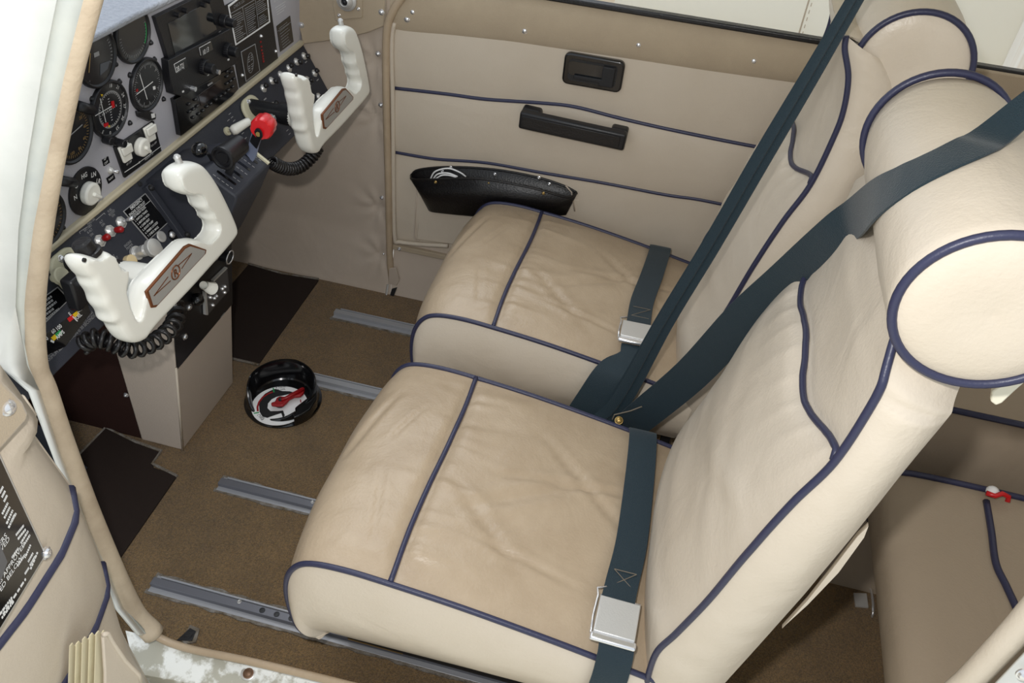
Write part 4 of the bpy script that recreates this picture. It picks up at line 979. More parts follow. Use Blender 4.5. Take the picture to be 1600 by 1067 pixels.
# ---- lower panel
def label(s, c, size, mt=INKD, al='LEFT', fr=FB, h=.0006, sx=.9):
    m = MB(); x, y = fr.px(*c, h); m.text(fr, s, x, y, size, h, al, 0, sx); return m
m = MB()
for s, c, sz in (('MASTER', Z3(345, 678), .0056), ('BATTERY', Z3(322, 722), .0050), ('& ALT', Z3(345, 735), .0050), ('ON', Z3(365, 755), .0050), ('ALT', Z3(430, 668), .0052), ('ON', Z3(444, 686), .0052), ('FUEL', Z3(488, 590), .0052), ('BOOST', Z3(495, 612), .0052), ('ON', Z3(515, 622), .0052),
                 ('ENGINE', Z3(603, 832), .0056), ('PRIMER', Z3(618, 850), .0056), ('PITOT', Z3(498, 925), .0056), ('HEAT', Z3(525, 932), .0056),
                 ('GAUGE INDICATES IN YELLOW OR WITH', Z5(112, 775), .0066), ('MAXIMUM SLIP DURATION IS 30 SECONDS', Z5(120, 800), .0066)):
    x, y = FB.px(*c, .0006); m.text(FB, s, x, y, sz, .0006, 'LEFT', 0, .9)
pline(m, FB, Z3(285, 722), Z3(338, 688), .0008, .0006); pline(m, FB, Z3(400, 640), Z3(458, 590), .0008, .0006); pline(m, FB, Z3(285, 722), Z3(293, 735), .0008, .0006); pline(m, FB, Z3(458, 590), Z3(464, 600), .0008, .0006)
for c in (Z2(775, 688), Z2(1140, 555), Z2(1088, 598), Z2(1060, 430), Z2(955, 520)):
    x, y = FB.px(*c, .0006); uline(m, FB, (x-.005, y), (x+.005, y), .0022, .0006)
for c in (Z2(530, 790), Z2(545, 815), Z2(560, 838), Z2(520, 835), Z2(620, 925), Z2(640, 960), Z2(930, 905), Z2(945, 930)):
    x, y = FB.px(*c, .0006); uline(m, FB, (x-.004, y), (x+.004, y), .0013, .0006)
m.build('panel_lettering', INKD, IP)
toggle(Z3(425, 785), FB, (.001, .002, .020), .0085, STEEL, .003, RED and REDD, .0048); toggle(Z3(497, 717), FB, (.001, -.003, .022), .0085, STEEL, .003, REDD, .0048); toggle(Z3(572, 656), FB, (.002, .0, .026), .0085, CHR, .0028)
# emergency placard
ep = plate(Z3, [(588, 578), (744, 450), (907, 655), (765, 785)], 0, .0014, INKD, IP, 'emergency_placard', fr=FB)
plate(Z3, [(597, 579), (743, 460), (897, 655), (766, 774)], .0014, .0018, BLKG, ep, 'placard_face', fr=FB)
m = MB(); A = Vector(FB.px(*Z3(597, 579), .002)); B = Vector(FB.px(*Z3(743, 460), .002)); C_ = Vector(FB.px(*Z3(766, 774), .002))
for k, (s, off, sz) in enumerate((('EMERGENCY', .22, 1.15), ('ENGINE CHECKLIST', .04, .98), ('1. ESTABLISH GLIDE', .05, .85), ('2. SWITCH TANKS', .05, .85), ('3. MIXTURE RICH', .05, .85), ('4. CARB HEAT', .05, .85), ('5. BOOST PUMP', .05, .85), ('6. PRIMER LOCKED', .05, .85), ('7. CHECK MAGS', .05, .85))):
    o = A+(C_-A)*((k+.85)/9.3)+(B-A)*off; m.text(FB, s, o.x, o.y, .0058*sz, .002, 'LEFT', 0, .86, .01)
o = A+(C_-A)*(2.05/9.3); uline(m, FB, o+(B-A)*.02, o+(B-A)*.98, .0006, .002); m.build('lettering', INK, ep)
# primer knob, dial, switch, key
def stud(c, L, r, mt, name, steps=None, par=IP, fr=FB):
    o = fr.P(*c); m = MB(); m.lathe(o, fr.n, steps or [(0, r), (L, r)], 28, fr.u); return m.build(name, mt, par, bevel=.0006)
pk_ = stud(Z3(672, 872), .05, .012, STEEL, 'primer_knob', [(0, .0115), (.006, .0115), (.006, .008), (.016, .008), (.016, .0095), (.026, .0095), (.026, .007), (.036, .007), (.036, .0145), (.044, .0145), (.045, .013)])
stud(Z3(622, 930), .01, .010, mat('cream_button', (228, 206, 160), .5), 'button')
stud(Z3(852, 755), .003, .009, STEEL, 'ignition_lock', [(0, .0095), (.002, .0095), (.003, .007), (.0025, .004)]); stud(Z3(930, 745), .004, .009, BLKG, 'round_switch', [(0, .0095), (.003, .0095), (.002, .007)])
m = MB(); o = FB.P(*Z3(930, 740), .004); m.dome(o, FB.n, .006, .004); m.build('switch_button', CHR, IP)
m = MB(); o = FB.P(*Z3(838, 838), .02); m.tube([o, o+V3(.004, .006, -.012), o+V3(.006, .008, -.02)], .002, 6); m.cyl(o, o+FB.n*.002, .006); m.build('key', STEEL, IP)
stud(Z3(775, 420), .002, .004, DGR, 'screw'); stud(Z3(705, 390), .002, .004, DGR, 'screw')
# right-hand rows of toggles
for i, q in enumerate(((760, 615), (818, 562), (880, 520), (938, 475), (990, 430), (1043, 390), (1115, 510), (1067, 556), (1145, 672), (832, 738), (1085, 722), (790, 745))):
    toggle(Z2(*q), FB, (.002, -.005 if i % 3 else .004, .012), .0072, BLK, .0040, name='toggle_switch')
# left cluster: fuel and ammeter strip gauges, placard, knob
gp = plate(Z5, [(85, 640), (95, 760), (240, 690), (390, 490), (365, 430), (250, 520)], 0, .001, BLKG, IP, 'strip_gauge', fr=FB)
def bar(p, q, w, mt, nm='colour_band', h=.0014):
    m = MB(); pline(m, FB, Z5(*p), Z5(*q), w, h); m.build(nm, mt, gp)
bar((160, 648), (182, 628), .006, YEL); bar((182, 628), (212, 602), .006, GRN); bar((255, 535), (287, 510), .006, RED); bar((287, 510), (315, 487), .006, YEL)
m = MB(); pline(m, FB, Z5(150, 655), Z5(170, 665), .003, .0018); pline(m, FB, Z5(280, 512), Z5(310, 540), .0016, .0018); pline(m, FB, Z5(310, 490), Z5(335, 470), .0016, .0018)
for s, c, sz in (('0', Z5(128, 655), .008), ('60', Z5(163, 618), .008), ('100', Z5(190, 600), .008), ('AMPS', Z5(190, 650), .0075), ('E', Z5(266, 510), .0075), ('1/2', Z5(297, 480), .0075), ('F', Z5(323, 450), .0085), ('FUEL', Z5(300, 540), .0075)):
    x, y = FB.px(*c, .0016); m.text(FB, s, x, y, sz, .0016, 'LEFT', 0, .9, .02)
m.build('lettering', INK, gp)
op = plate(Z5, [(60, 430), (192, 333), (265, 410), (85, 585)], 0, .001, INKD, IP, 'operations_placard', fr=FB); plate(Z5, [(60, 438), (191, 342), (256, 411), (88, 572)], .001, .0014, BLKG, op, 'placard_face', fr=FB)
m = MB(); fine_print(m, FB, Z5, (75, 440), (185, 355), (100, 560), 5, .0016, .0030, .98); m.build('lettering', INKD, op)
o = FB.P(*Z5(165, 285)); m = MB(); m.lathe(o, FB.n, [(0, .006), (.012, .006), (.012, .0125), (.019, .0125), (.0205, .011)], 24); m.build('pull_knob', CRM, IP, smooth=False)
o = FB.P(*Z5(88, 388)); m = MB(); m.ball(o+FB.n*.004, .006); m.build('small_knob', CRM, IP, smooth=True)
# shaft escutcheons
def escut(y0):
    c = FB.px(*( (114, 426) if y0 < 0 else (399, 178)), .004)
    m = MB(); m.rect(FB, c[0], c[1], .062, .070, 0, .008, .022); e = m.build('shaft_cover', CRM, IP, bevel=.004, seg=3)
    screw(FB.p(c[0]+.0, c[1]-.0, .012), FB.n, .001, CHR, e)
    for dx_, dz_ in ((-.004, .026), (-.004, -.028)): screw(FB.p(c[0]+dx_, c[1]+dz_, .008), FB.n, .0045, CHR, e)
    return c
cn = escut(-1); cf = escut(1)
# ivory T-knob (right of quadrant)
o = FB.P(*Z4(240, 380)); m = MB(); m.lathe(o, FB.n, [(0, .008), (.004, .008), (.004, .003), (.05, .003)], 16); tk = m.build('heat_pull_knob', CRM, IP)
m = MB(); e1 = FB.P(*Z4(275, 380), .03); e2 = FB.P(*Z4(400, 305), .05); m.tube([e1, e1.lerp(e2, .15), e1.lerp(e2, .9), e2], [.007, .0095, .0075, .006], 14); m.build('knob_grip', IVO, tk, smooth=True)
# ================================================================ control yokes
FY = Fr((.175, 0, 0), (0, 1, 0), (0, 0, 1))
def yoke(label):
    root = thing('control_yoke', (.175, -.2805, .60), label, 'yoke', 'white control yokes')
    S = 1/1105.
    def path(pp): return [FY.P(u, v) for u, v, r, *_ in pp], [r*S for u, v, r, *_ in pp]
    OUT = [(185, 605), (195, 572), (228, 566), (272, 574), (312, 550), (345, 562), (365, 600), (378, 622), (405, 627), (413, 650), (411, 690), (404, 725), (412, 775), (432, 825), (454, 862), (466, 830), (480, 760), (505, 700), (560, 640), (640, 562), (700, 508), (740, 496), (785, 505), (822, 470), (828, 440), (806, 415), (797, 388), (770, 362), (760, 332), (742, 306), (700, 302), (660, 280), (641, 232), (640, 190), (668, 158), (702, 142), (742, 140), (777, 162), (830, 235), (880, 330), (915, 408), (927, 450), (919, 492), (870, 555), (800, 632), (700, 742), (570, 875), (522, 930), (494, 968), (450, 986), (410, 974), (380, 938), (362, 905), (334, 888), (322, 850), (292, 812), (278, 768), (248, 724), (238, 692), (214, 668), (190, 632)]
    O2 = cr([V3(*FY.px(47+.3374*x, 203+.3374*y), 0) for x, y in OUT], 4, closed=True); n = len(O2)
    ar = sum(O2[i].x*O2[(i+1) % n].y-O2[(i+1) % n].x*O2[i].y for i in range(n)); sg = 1 if ar > 0 else -1
    NRM = []
    for i in range(n):
        t = (O2[(i+2) % n]-O2[(i-2) % n]).normalized(); NRM.append(V3(-t.y, t.x, 0)*sg)
    m = MB(); lay = [(-.0145, .0115), (-.0135, .0075), (-.0105, .0042), (-.006, .0022), (.001, .0014), (.009, .0022), (.0135, .0040), (.0162, .0075), (.0175, .0115)]
    vs = []
    for h, ins in lay:
        for i in range(n):
            p = O2[i]+NRM[i]*ins; vs.append(FY.p(p.x, p.y, h))
    m.add(vs, [[k*n+i, k*n+(i+1) % n, (k+1)*n+(i+1) % n, (k+1)*n+i] for k in range(len(lay)-1) for i in range(n)]+[list(range(n))[::-1], [(len(lay)-1)*n+i for i in range(n)]])
    b = m.build('yoke_body', WHT, root, smooth=True)
    r_ = b.modifiers.new('r', 'REMESH'); r_.mode = 'VOXEL'; r_.voxel_size = .0015; r_.use_smooth_shade = True
    s_ = b.modifiers.new('s', 'SMOOTH'); s_.factor = .6; s_.iterations = 10
    # emblem
    hE = .0182
    A = [FY.px(*q, hE) for q in ((228, 456), (236, 481), (243, 480), (321, 396), (322, 390), (297, 381), (289, 385))]
    m = MB(); m.slab(FY, A, hE-.003, hE+.001); e = m.build('emblem_plate', COP, root, bevel=.0008)
    cx = sum(p[0] for p in A)/7; cz = sum(p[1] for p in A)/7
    m = MB(); m.slab(FY, [(cx+(p[0]-cx)*.94, cz+(p[1]-cz)*.88) for p in A], hE+.0006, hE+.0015); m.build('plate_face', EMB, e)
    m = MB(); c = FY.px(274, 425.5, hE+.0015)
    m.tube([FY.p(c[0]+.0098*math.cos(t), c[1]+.0098*math.sin(t), hE+.002) for t in [2*math.pi*k/28 for k in range(28)]], .0010, 6, closed=True)
    m.text(FY, 'R', c[0], c[1]-.0058, .016, hE+.0022, 'CENTER', 0, 1.0, .03); m.build('emblem', COP, e)
    m = MB()
    for (t, b1, b2) in ((Z8(1600, 320), Z8(1415, 485), Z8(1460, 530)), (Z8(1075, 910), Z8(1270, 645), Z8(1305, 700))):
        pline(m, FY, t, b1, .0011, hE+.0021, .0008); pline(m, FY, t, b2, .0011, hE+.0021, .0008)
    m.build('chevron_lines', COP, e)
    # buttons and fittings
    if 'near' in label:
        o = FY.P(140, 399, -.003); m = MB(); m.lathe(o, (-.3, -.1, 1), [(.0, .0165), (.005, .0165), (.006, .0145), (.006, .0125), (.018, .012), (.021, .0095)], 24); m.build('top_switch', BLKV, root)
    o = FY.P(285, 266, .002); m = MB(); m.lathe(o, (-.15, -.1, 1), [(.0, .0115), (.006, .011), (.008, .008), (.009, .005), (.018, .0045), (.021, .0052), (.024, .003)], 20); m.build('push_button', STEEL, root)
    m = MB(); o = FY.P(130, 406, .0185); m.cyl(o, o+V3(.0025, 0, 0), .0026); m.build('set_screw', BLKG, root)
    # hub and shaft
    m = MB(); m.lathe((.085, -.2805, .588), (1, 0, 0), [(0, .021), (.02, .024), (.075, .026), (.082, .024)], 28); m.build('hub', WHT, root)
    m = MB(); m.lathe((-.02, -.2805, .588), (1, 0, 0), [(0, .0165), (.085, .0165), (.087, .021), (.112, .022)], 24); m.build('shaft', BLK, root)
    if 'near' in label: m = MB(); m.box((.040, -.345, .560), (.060, -.262, .612)); m.build('shaft_block', BLK, root, bevel=.004)
    m = MB(); m.lathe(V3(.058, -.318, .592), (1, -.2, .1), [(0, .010), (.008, .010), (.008, .0085), (.014, .0085), (.014, .005), (.0145, .004)], 6); m.build('hex_nut', CHR, root)
    return root
def coil(path, R, r, turns, parent, n=14):
    P = cr(path, 20); L = len(P); out = []
    N = int(turns*n)
    for k in range(N):
        f = k/(N-1)*(L-1); i = min(L-2, int(f)); p = P[i].lerp(P[i+1], f-i); t = (P[i+1]-P[i]).normalized(); u = t.orthogonal().normalized(); w = t.cross(u)
        u = (V3(1, 0, 0)-t*t.x).normalized(); w = t.cross(u); a = 2*math.pi*k/n; out.append(p+u*math.cos(a)*R+w*math.sin(a)*R)
    m = MB(); m.tube(out, r, 6); return m.build('coiled_cord', BLKV, parent, smooth=True)
y1 = yoke('near white control yoke with a black switch on its left grip')
ch = coil([at(u, v, 'x', x) for u, v, x in ((128, 540, .07), (150, 528, .09), (175, 535, .11), (205, 545, .125), (240, 535, .13), (268, 512, .125), (276, 485, .11), (262, 458, .08))], .0115, .0036, 19, y1)
y2 = yoke('far white control yoke beside the padded side wall, its coiled cord hanging below')
y2.location.y += .561
ch = coil([p-V3(0, .561, 0) for p in [at(u, v, 'x', x) for u, v, x in ((424, 253, .13), (436, 260, .135), (452, 264, .14), (470, 260, .15), (488, 244, .16), (498, 228, .165))]], .0095, .0034, 20, y2)
# ================================================================ console, pedestal, throttle quadrant
FC = Fr((-.025, 0, 0), (0, 1, 0), (.13, 0, 1))
CS = thing('centre_console', (-.07, 0, 0), 'grey-beige centre console box rising from the carpet to a black switch plate', 'console')
def cbox(y0, y1, x0, z0, z1, dx=0):
    m = MB(); q = lambda z: -.025+.13*z+dx
    m.prism([(x0, y0, z0), (q(z0), y0, z0), (q(z1), y0, z1), (x0, y0, z1)], (0, y1-y0, 0)); return m
cbox(-.110, .104, -.118, 0, .50).build('console_body', TAN, CS, bevel=.003)
cbox(-.106, .10, -.30, 0, .50, -.095).build('tunnel_lining', FIRE, CS)
m = MB(); m.slab(FC, [(-.109, .236), (.103, .236), (.103, .50), (-.109, .50)], .0, .003); cp = m.build('black_plate', BLKG if False else BLK, CS, bevel=.001)
for q in ((220, 530), (370, 532), (325, 840)): screw(FC.P(*Z7(*q), .003), FC.n, .0055, CHR, CS)
for q in ((181, 634), ): pass
screw(at(197, 617, 'y', -.111), (0, -1, 0), .0042, CHR, CS)
m = MB(); m.tube([FC.p(-.110, .0, .0005), FC.p(-.110, .24, .0005)], .0025, 6); m.build('corner_seam', LED, CS, smooth=True)
m = MB(); m.slabpx(FC, Q(Z7, (535, 372), (640, 262), (768, 122), (790, 362), (700, 455), (562, 620), (545, 612)), .003, .0045); br = m.build('metal_bracket', mat('dull_bracket', (110, 110, 112), .35, metal=.7), CS, bevel=.0006)
m = MB(); m.slabpx(FC, Q(Z7, (535, 372), (552, 380), (570, 612), (545, 614)), .0045, .010); m.slabpx(FC, Q(Z7, (625, 255), (765, 118), (772, 128), (632, 268)), .0045, .010); m.build('bracket_lip', STEEL, br)
for q in ((585, 430), (628, 438), (648, 415), (712, 340), (738, 318), (612, 510), (735, 378)): screw(FC.P(*Z7(*q), .0045), FC.n, .0032, CHR, br, 'rivet')
o = FC.P(*Z7(575, 300), .03); e = FC.P(*Z7(615, 335), .045)
m = MB(); m.tube([FC.P(*Z7(540, 330), .004), FC.P(*Z7(520, 305), .026), FC.P(*Z7(610, 335), .032)], [.004, .0075, .0125], 16); kn = m.build('ivory_knob', IVO, CS, smooth=False)
m = MB(); o = FC.P(*Z7(458, 452), .012); m.ball(o, .012); m.build('ball_knob', BLKG, CS, smooth=True)
for q, r in ((Z5(1217, 160), .013), (Z5(1135, 140), .012)):
    a, b = FC.px(*q, .03); m = MB(); m.tube([FC.p(a+r*math.cos(t), b+r*math.sin(t), .03) for t in [2*math.pi*k/24 for k in range(24)]], .0016, 8, closed=True)
    h = m.build('knob_ring', CHR, CS, smooth=True); m = MB(); m.cyl(FC.p(a, b, .0), FC.p(a, b, .028), r*.95); m.build('knob_body', BLK, h)
m = MB()
for q in ((430, 200, 545, 70), (450, 215, 500, 150), (455, 235, 510, 185), (700, 640, 740, 590)): pline(m, FC, Z7(q[0], q[1]), Z7(q[2], q[3]), .0014, .0036)
m.build('lettering', INKD, CS)
# throttle quadrant
QD = thing('throttle_quadrant', (.08, 0, .45), 'black throttle quadrant on the pedestal with slotted sloping top between the yokes', 'throttle quadrant')
side = [(-.012, .603), (.098, .644), (.106, .643), (.155, .612), (.156, .604), (.135, .56), (.085, .47), (.045, .42), (-.02, .42)]
m = MB(); m.prism([(x, -.062, z) for x, z in side], (0, .118, 0)); qb = m.build('quadrant_body', PBLK, QD, bevel=.003)
m = MB(); m.prism([(-.004, -.066, .60), (.060, -.066, .49), (.068, -.066, .495), (.006, -.066, .606)], (0, -.012, 0)); m.build('side_flange', PBLK, QD, bevel=.001)
FQ = Fr((.104, 0, .6435), (0, 1, 0), (-(.155-.106), 0, .643-.612))
m = MB()
for y in (-.040, -.016, .010, .036): m.rect(FQ, y, -.030, .0050, .036, .0, .0014, .0024)
m.build('slots', BLKG, qb)
m = MB()
for y in (-.052, -.028, -.003, .023, .047):
    for k in range(5): uline(m, FQ, (y, -.012-k*.008), (y, -.017-k*.008), .0012, .0008)
m.build('lettering', INKD, qb)
for q in ((785, 415), (1035, 738)): screw(at(*Z3(*q), 'y', -.078), (0, -1, 0), .004, DGR, QD)
# levers
def lever(base, tip, w, mt, root, th=.0025):
    b = Vector(base); t = Vector(tip); mid = (b+t)/2+V3(.004, 0, .006); m = MB(); P = cr([b, mid, t], 6); m.ribbon(P, [V3(.8, .1, -.5)]*len(P), w, th); return m.build('lever_arm', mt, root)
kc = at(353, 246, 'y', -.045)
tl_ = lever((.125, -.030, .622), kc+V3(0, .02, -.004), .012, BLK, QD)
m = MB(); ax = V3(-.05, -1, .02).normalized(); m.lathe(kc+V3(0, .05, 0), ax, [(0, .013), (.004, .0165), (.050, .0185), (.054, .0195), (.057, .019), (.058, .0155), (.054, .0135), (.054, .010), (.056, .009)], 28); m.build('throttle_knob', BLK, QD)
kc2 = at(312, 234, 'y', -.03); lever((.10, -.02, .635), kc2, .009, BLK, QD)
m = MB(); m.ball(kc2, .0125, (0, 1, 0), 1.1); m.build('propeller_knob', BLKG, QD, smooth=True)
m = MB(); m.tube([at(u, v, 'y', -.02) for u, v in ((300, 262), (322, 268), (345, 268))], .0065, 8); m.build('control_boot', BLK, QD, smooth=True)
rc_ = at(412, 197, 'y', .028)
m = MB(); P = cr([V3(.125, .036, .62), at(393, 240, 'y', .036), at(399, 218, 'y', .033), rc_+V3(-.002, -.006, .004)], 6); m.ribbon(P, [V3(.85, -.3, -.35)]*len(P), [.021]*3+[.019]*(len(P)-3), .0025); m.build('lever_arm', mat('blue_steel_lever', (150, 158, 184), .3, metal=.35), QD)
m = MB(); ax = (CPOS-rc_); ax = (V3(ax.x*.2, ax.y*.9, ax.z*.05)).normalized(); k = 9; n_ = 54
for i_, (d, rr) in enumerate([0]*0): pass
vs = []; fs = []; u_ = ax.orthogonal().normalized(); w_ = ax.cross(u_)
prof = [(-.015, .016), (-.012, .0182), (.011, .0188), (.015, .0165), (.015, .001)]
for d, r in prof:
    for j in range(n_):
        t = 2*math.pi*j/n_; rr = r*(1-.07*max(0, math.cos(t*6))**1.5); vs.append(rc_+ax*d+(u_*math.cos(t)+w_*math.sin(t))*rr)
m.add(vs, [[i*n_+j, i*n_+(j+1) % n_, (i+1)*n_+(j+1) % n_, (i+1)*n_+j] for i in range(4) for j in range(n_)]+[list(range(n_))]); rk = m.build('mixture_knob', RED, QD)
m = MB(); c_ = rc_+ax*.0165+V3(-.003, 0, -.006); m.ribbon(cr([at(396, 226, 'y', .022), at(402, 212, 'y', .012), c_+ax*.001, c_+ax*.0005+V3(0, 0, .009)], 5), [V3(.85, -.3, -.35)]*16, [.016]*12+[.015, .013, .010, .004], .002); m.build('lever_end', BLK, rk); m = MB(); m.cyl(c_, c_+ax*.004, .004); m.build('lever_pivot', BRS, rk)
m = MB(); m.tube([at(u, v, 'y', .055) for u, v in ((380, 229), (400, 240), (420, 256))], .0065, 8, flat=.6); m.build('cream_edge', CRM, QD)
# ================================================================ fuel selector
sc_ = V3(.105, .085, 0); FSx = thing('fuel_selector', tuple(sc_), 'round black fuel selector bowl on the carpet with a white dial and red handle', 'fuel selector')
rb_ = .083
m = MB(); n = 64; vs = []; prof = [(.0, .083), (.006, .0835), (.010, .080), (.014, .077), (.052, .0745), (.056, .073), (.056, .070), (.05, .068), (.012, .063), (.009, .060)]
def rimh(a):
    # wall is highest on the far side, cut lower toward the near side
    return interp([0, 30, 90, 180, 200, 218, 240, 270, 300, 330, 360], [.85, 1.0, 1.1, 1.0, .85, .45, .22, .22, .40, .65, .85], math.degrees(a) % 360)
for z, r in prof:
    for k in range(n):
        a = 2*math.pi*k/n; vs.append(sc_+V3(r*math.cos(a), r*math.sin(a), z*(rimh(a) if z > .03 else (.55 if z < .02 and 205 < math.degrees(a) < 325 else 1))))
m.add(vs, [[i*n+j, i*n+(j+1) % n, (i+1)*n+(j+1) % n, (i+1)*n+j] for i in range(len(prof)-1) for j in range(n)]+[[(len(prof)-1)*n+k for k in range(n)]])
bw = m.build('bowl', BLKG, FSx, smooth=False)
FD0 = Fr((0, 0, .012), (1, 0, 0), (0, 1, 0))
def sp(x, y): return (340+.1875*x, 540+.1875*y)
m = MB(); cd_ = FD0.px(*sp(517, 495), .002); m.lathe(FD0.p(cd_[0], cd_[1], 0), (0, 0, 1), [(0, .0595), (.0015, .0595)], 56); dl = m.build('dial_plate', WHP, FSx)
m = MB(); m.slabpx(FD0, [sp(*q) for q in ((835, 380), (800, 395), (745, 450), (660, 515), (645, 530), (650, 560), (635, 580), (635, 612), (700, 590), (770, 545), (825, 460))], .0018, .027, .022); m.build('raised_shelf', BLKG, FSx, bevel=.0025)
m = MB(); P = [sp(*q) for q in ((480, 360), (440, 375), (395, 400), (360, 440), (345, 490), (350, 550), (375, 590), (415, 600), (440, 590), (530, 560), (545, 600), (560, 580), (545, 540), (500, 545), (440, 545), (415, 520), (420, 480), (450, 445), (490, 425), (560, 410), (640, 390), (600, 380), (540, 378))]
m.slabpx(FD0, P, .0015, .0022); m.build('inner_plate', DGR, dl)
m = MB(); A_ = [sp(*q) for q in ((460, 385), (420, 400), (375, 430), (345, 470), (332, 510), (335, 545))]
for p, q in zip(A_, A_[1:]): pline(m, FD0, p, q, .004, .0024)
m.slabpx(FD0, [sp(*q) for q in ((545, 615), (555, 612), (632, 585), (628, 577), (560, 605))], .0015, .0024); m.slabpx(FD0, [sp(*q) for q in ((686, 450), (694, 448), (698, 470), (690, 474))], .0015, .0024)
m.build('red_arc', REDD, dl)
m = MB(); pline(m, FD0, sp(463, 352), sp(470, 388), .0028, .0024); pline(m, FD0, sp(302, 563), sp(345, 555), .0028, .0024); m.build('green_ticks', GRN, dl)
m = MB()
for s, c, rt in (('R TANK', sp(485, 358), -.62), ('35 GAL', sp(492, 376), -.62)):
    x, y = FD0.px(*c, .002); m.text(FD0, s, x, y, .0068, .0022, 'LEFT', .55, .9)
for s, c in (('35 GAL', sp(345, 572)), ('L TANK', sp(328, 578))):
    x, y = FD0.px(*c, .002); m.text(FD0, s, x, y, .0068, .0022, 'LEFT', -.62, .9)
m.build('lettering', BLKG, dl)
m = MB(); H = [sp(*q) for q in ((445, 482), (455, 476), (480, 470), (490, 440), (520, 425), (560, 430), (600, 405), (700, 352), (722, 350), (726, 372), (715, 405), (690, 425), (640, 430), (600, 450), (575, 480), (545, 505), (500, 505), (450, 500))]
m.slabpx(FD0, H, .010, .017, .014); hd = m.build('selector_handle', REDD, FSx, bevel=.0025, seg=3)
m = MB(); pp__ = [FD0.P(*sp(*q), .019) for q in ((530, 450), (600, 425), (718, 362))]; m.tube(pp__, [.0035, .0035, .003], 8); m.build('handle_ridge', REDD, hd, smooth=True)
o = FD0.P(*sp(522, 492), .002); m = MB(); m.lathe(o, (0, 0, 1), [(0, .0105), (.009, .0105)], 20); m.build('hub', BLK, hd); screw(FD0.P(*sp(525, 447), .018), (0, 0, 1), .004, DGR, hd)
# ================================================================ open near door (door_1)
def fx(y):
    return interp([-1.6, -.762, -.696, -.651, -.617, -.600], [.286, .280, .272, .257, .229, .205], y)
def rise(z): return interp([.0, .25, .40, .565, .73, .80], [-.605, -.622, -.613, -.625, -.655, -.668], z)
def skin(s, t):
    z = -.05+t*.845; y1 = rise(z); d = s*.9; y = y1-d
    x = fx(y-(-.613-y1)*1.0) if z < .7 else interp([0, .02, .06, .12, .9], [.262, .272, .277, .28, .284], d)
    if z < .7: x = interp([0, .034, .08, .145, .9], [.226, .256, .270, .278, .284], d)+interp([.2, .4, .56, .8], [-.004, 0, .012, .012], z)
    b = 0
    for z0, z1, a in ((0, .40, .004), (.40, .565, .005), (.565, .73, .005)):
        if z0 < z < z1: b = a*math.sin(math.pi*(z-z0)/(z1-z0))**.5*min(1, d/.02)
    return V3(x+b, y, z)
m = MB(); m.grid(skin, 60, 80); d1 = st(m.build('door_1', LED, smooth=True, fix=False, loc=(.26, -.65, 0))); d1.modifiers.new('s', 'SOLIDIFY').thickness = .004
for z in (.40, .565):
    t = (z+.05)/.845; m = MB(); m.tube([skin(s_/60*.9, t)+V3(.005, 0, .002) for s_ in range(0, 55)], .0056, 8); m.build('piping', PIP, d1, smooth=True)
FD = Fr((.292, 0, 0), (0, 1, 0), (0, 0, 1))
m = MB(); m.slabpx(FD, [(-300, 960), (0, 706), (44, 657), (46, 645), (38, 628), (0, 590), (-300, 400)], -.018, 0); sp_ = m.build('suede_strip', SUE, d1, bevel=.004, seg=3)
screw(FD.P(12, 637, 0), (1, -.2, .3), .0062, CHR, d1)
m = MB(); m.tube([skin(0, k/30)+V3(-.004, .004, 0) for k in range(0, 29)], .0042, 8); m.build('edge_welt', LED, d1, smooth=True)
# placard
Pc = at(73, 866, 'z', .560); P2 = at(0, 985, 'z', .560)
uD = (Pc-P2); FPz = Fr(Pc+V3(.022, 0, 0), uD, (0, 0, 1))
c0 = FPz.px(73, 866, .002); c1 = FPz.px(0, 752, .002)
plc = thing('limitations_placard', tuple(Pc), 'black placard of white flight-limit lettering screwed to the open near door', 'placard')
a0_, b0_ = c0
m = MB(); m.slab(FPz, [(a0_, b0_), (a0_, b0_+.26), (a0_-.42, b0_+.26), (a0_-.42, b0_)], -.004, .002); m.build('metal_edge', STEEL, plc, bevel=.001)
m = MB(); m.slab(FPz, [(a0_-.003, b0_+.003), (a0_-.003, b0_+.257), (a0_-.417, b0_+.257), (a0_-.417, b0_+.003)], .002, .0026); pf = m.build('placard_face', BLKG, plc)
m = MB()
def zp(x, y): return (.2529*x, 740+.2529*y)
def tx(s, x, y, sz, al='LEFT'):
    a, b = FPz.px(*zp(x, y), .003); m.text(FPz, s, a, b, sz, .003, al, 0, .95, .01)
tx('MANEUVERS APPROVED', 160, 435, .0080, 'RIGHT'); tx('THOSE LISTED BELOW', 140, 520, .0080, 'RIGHT'); tx('MANEUVERS', 45, 385, .0080, 'RIGHT'); tx('APPROVED', 62, 405, .0080, 'RIGHT')
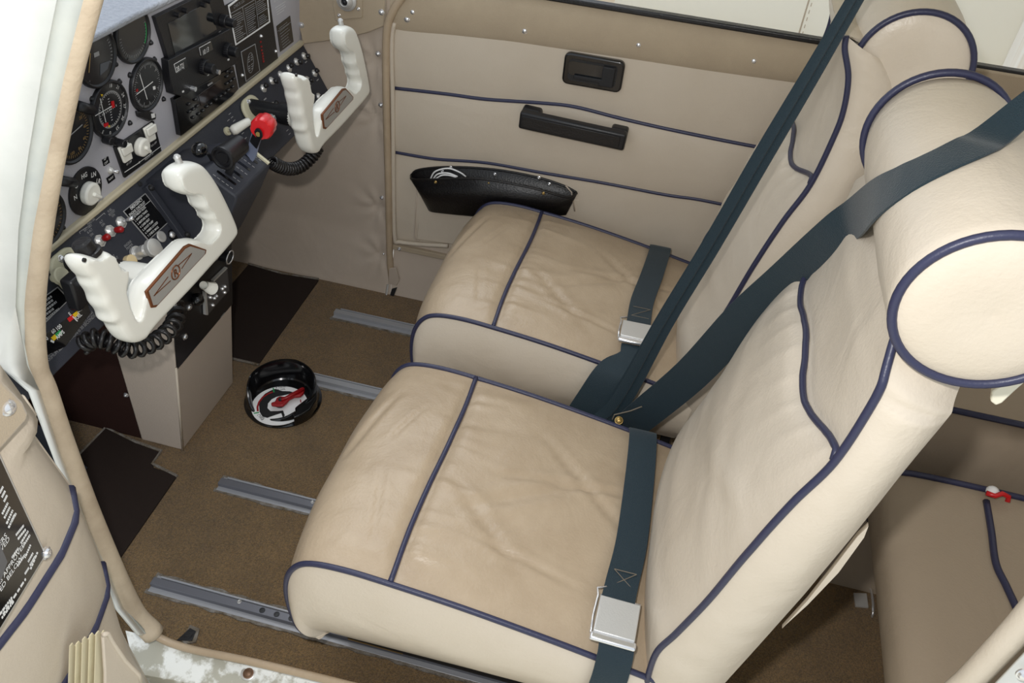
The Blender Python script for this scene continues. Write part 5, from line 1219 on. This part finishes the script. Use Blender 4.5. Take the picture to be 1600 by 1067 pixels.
for (x0, y0, x1, y1, n) in ((100, 380, 148, 320, 2), (15, 250, 50, 180, 2), (42, 310, 80, 225, 2), (68, 305, 100, 245, 1), (75, 520, 115, 460, 1), (130, 430, 175, 355, 2), (155, 520, 190, 440, 1), (175, 545, 205, 490, 2), (190, 590, 235, 480, 1), (155, 620, 180, 580, 1), (0, 870, 75, 765, 2), (20, 870, 160, 650, 1), (0, 120, 20, 80, 3), (110, 570, 155, 500, 1)):
    A = Vector(FPz.px(*zp(x0, y0), .003)); B = Vector(FPz.px(*zp(x1, y1), .003))
    for k in range(n):
        x = 0; A2 = A-Vector((0, .006*k)); B2 = B-Vector((0, .006*k))
        while x < 1:
            w = rn.uniform(.08, .2); uline(m, FPz, A2+(B2-A2)*x, A2+(B2-A2)*min(1, x+w), .0026, .003, .0003); x += w+.05
m.build('lettering', INK, pf)
m = MB(); m.slabpx(FPz, [zp(*q) for q in ((-30, 330), (5, 455), (42, 545), (10, 640), (-30, 720))], .0026, .0036, .003); m.build('lens_patch', mat('grey_patch', (96, 96, 98), .4), plc)
screw(FPz.P(72, 864, .002), FPz.n, .0055, CHR, plc)
# papers in the near door pocket
for k, (u0, v0) in enumerate(((109, 1006), (119, 1003), (129, 996), (140, 990), (150, 987))):
    m = MB(); x = .296+.006*k
    q = [at(u0-1, v0+3, 'x', x), at(u0+3, v0-2, 'x', x), at(u0+7, v0+3, 'x', x), at(u0+11, v0-3, 'x', x), at(u0+15, v0+6, 'x', x), at(u0+13, v0+60, 'x', x), at(u0+12, v0+190, 'x', x), at(u0-7, v0+200, 'x', x)]
    m.prism(q, (.0014, 0, 0)); tag(m.build('paper_sheet', PAPER if k % 2 else mat('greyed_paper', (206, 196, 166), .85)), 'worn cream paper standing in the near door pocket, %s' % ['leftmost of the five sheets', 'second from the left of five', 'middle one of five', 'fourth from the left of five', 'rightmost of the five sheets'][k], 'paper', 'papers in the near door pocket')
m = MB(); q = [at(u, v, 'x', .325) for u, v in ((156, 990), (163, 988), (170, 1000), (190, 1030), (212, 1052), (215, 1064), (200, 1110), (160, 1200), (160, 1050))]
m.prism(q, (.004, 0, 0)); m.build('pocket_flap', LED, d1, bevel=.0015)
m = MB(); m.tube([q_+V3(.004, 0, 0) for q_ in q[:6]], .0028, 8); m.build('pocket_hem', LED, d1, smooth=True)
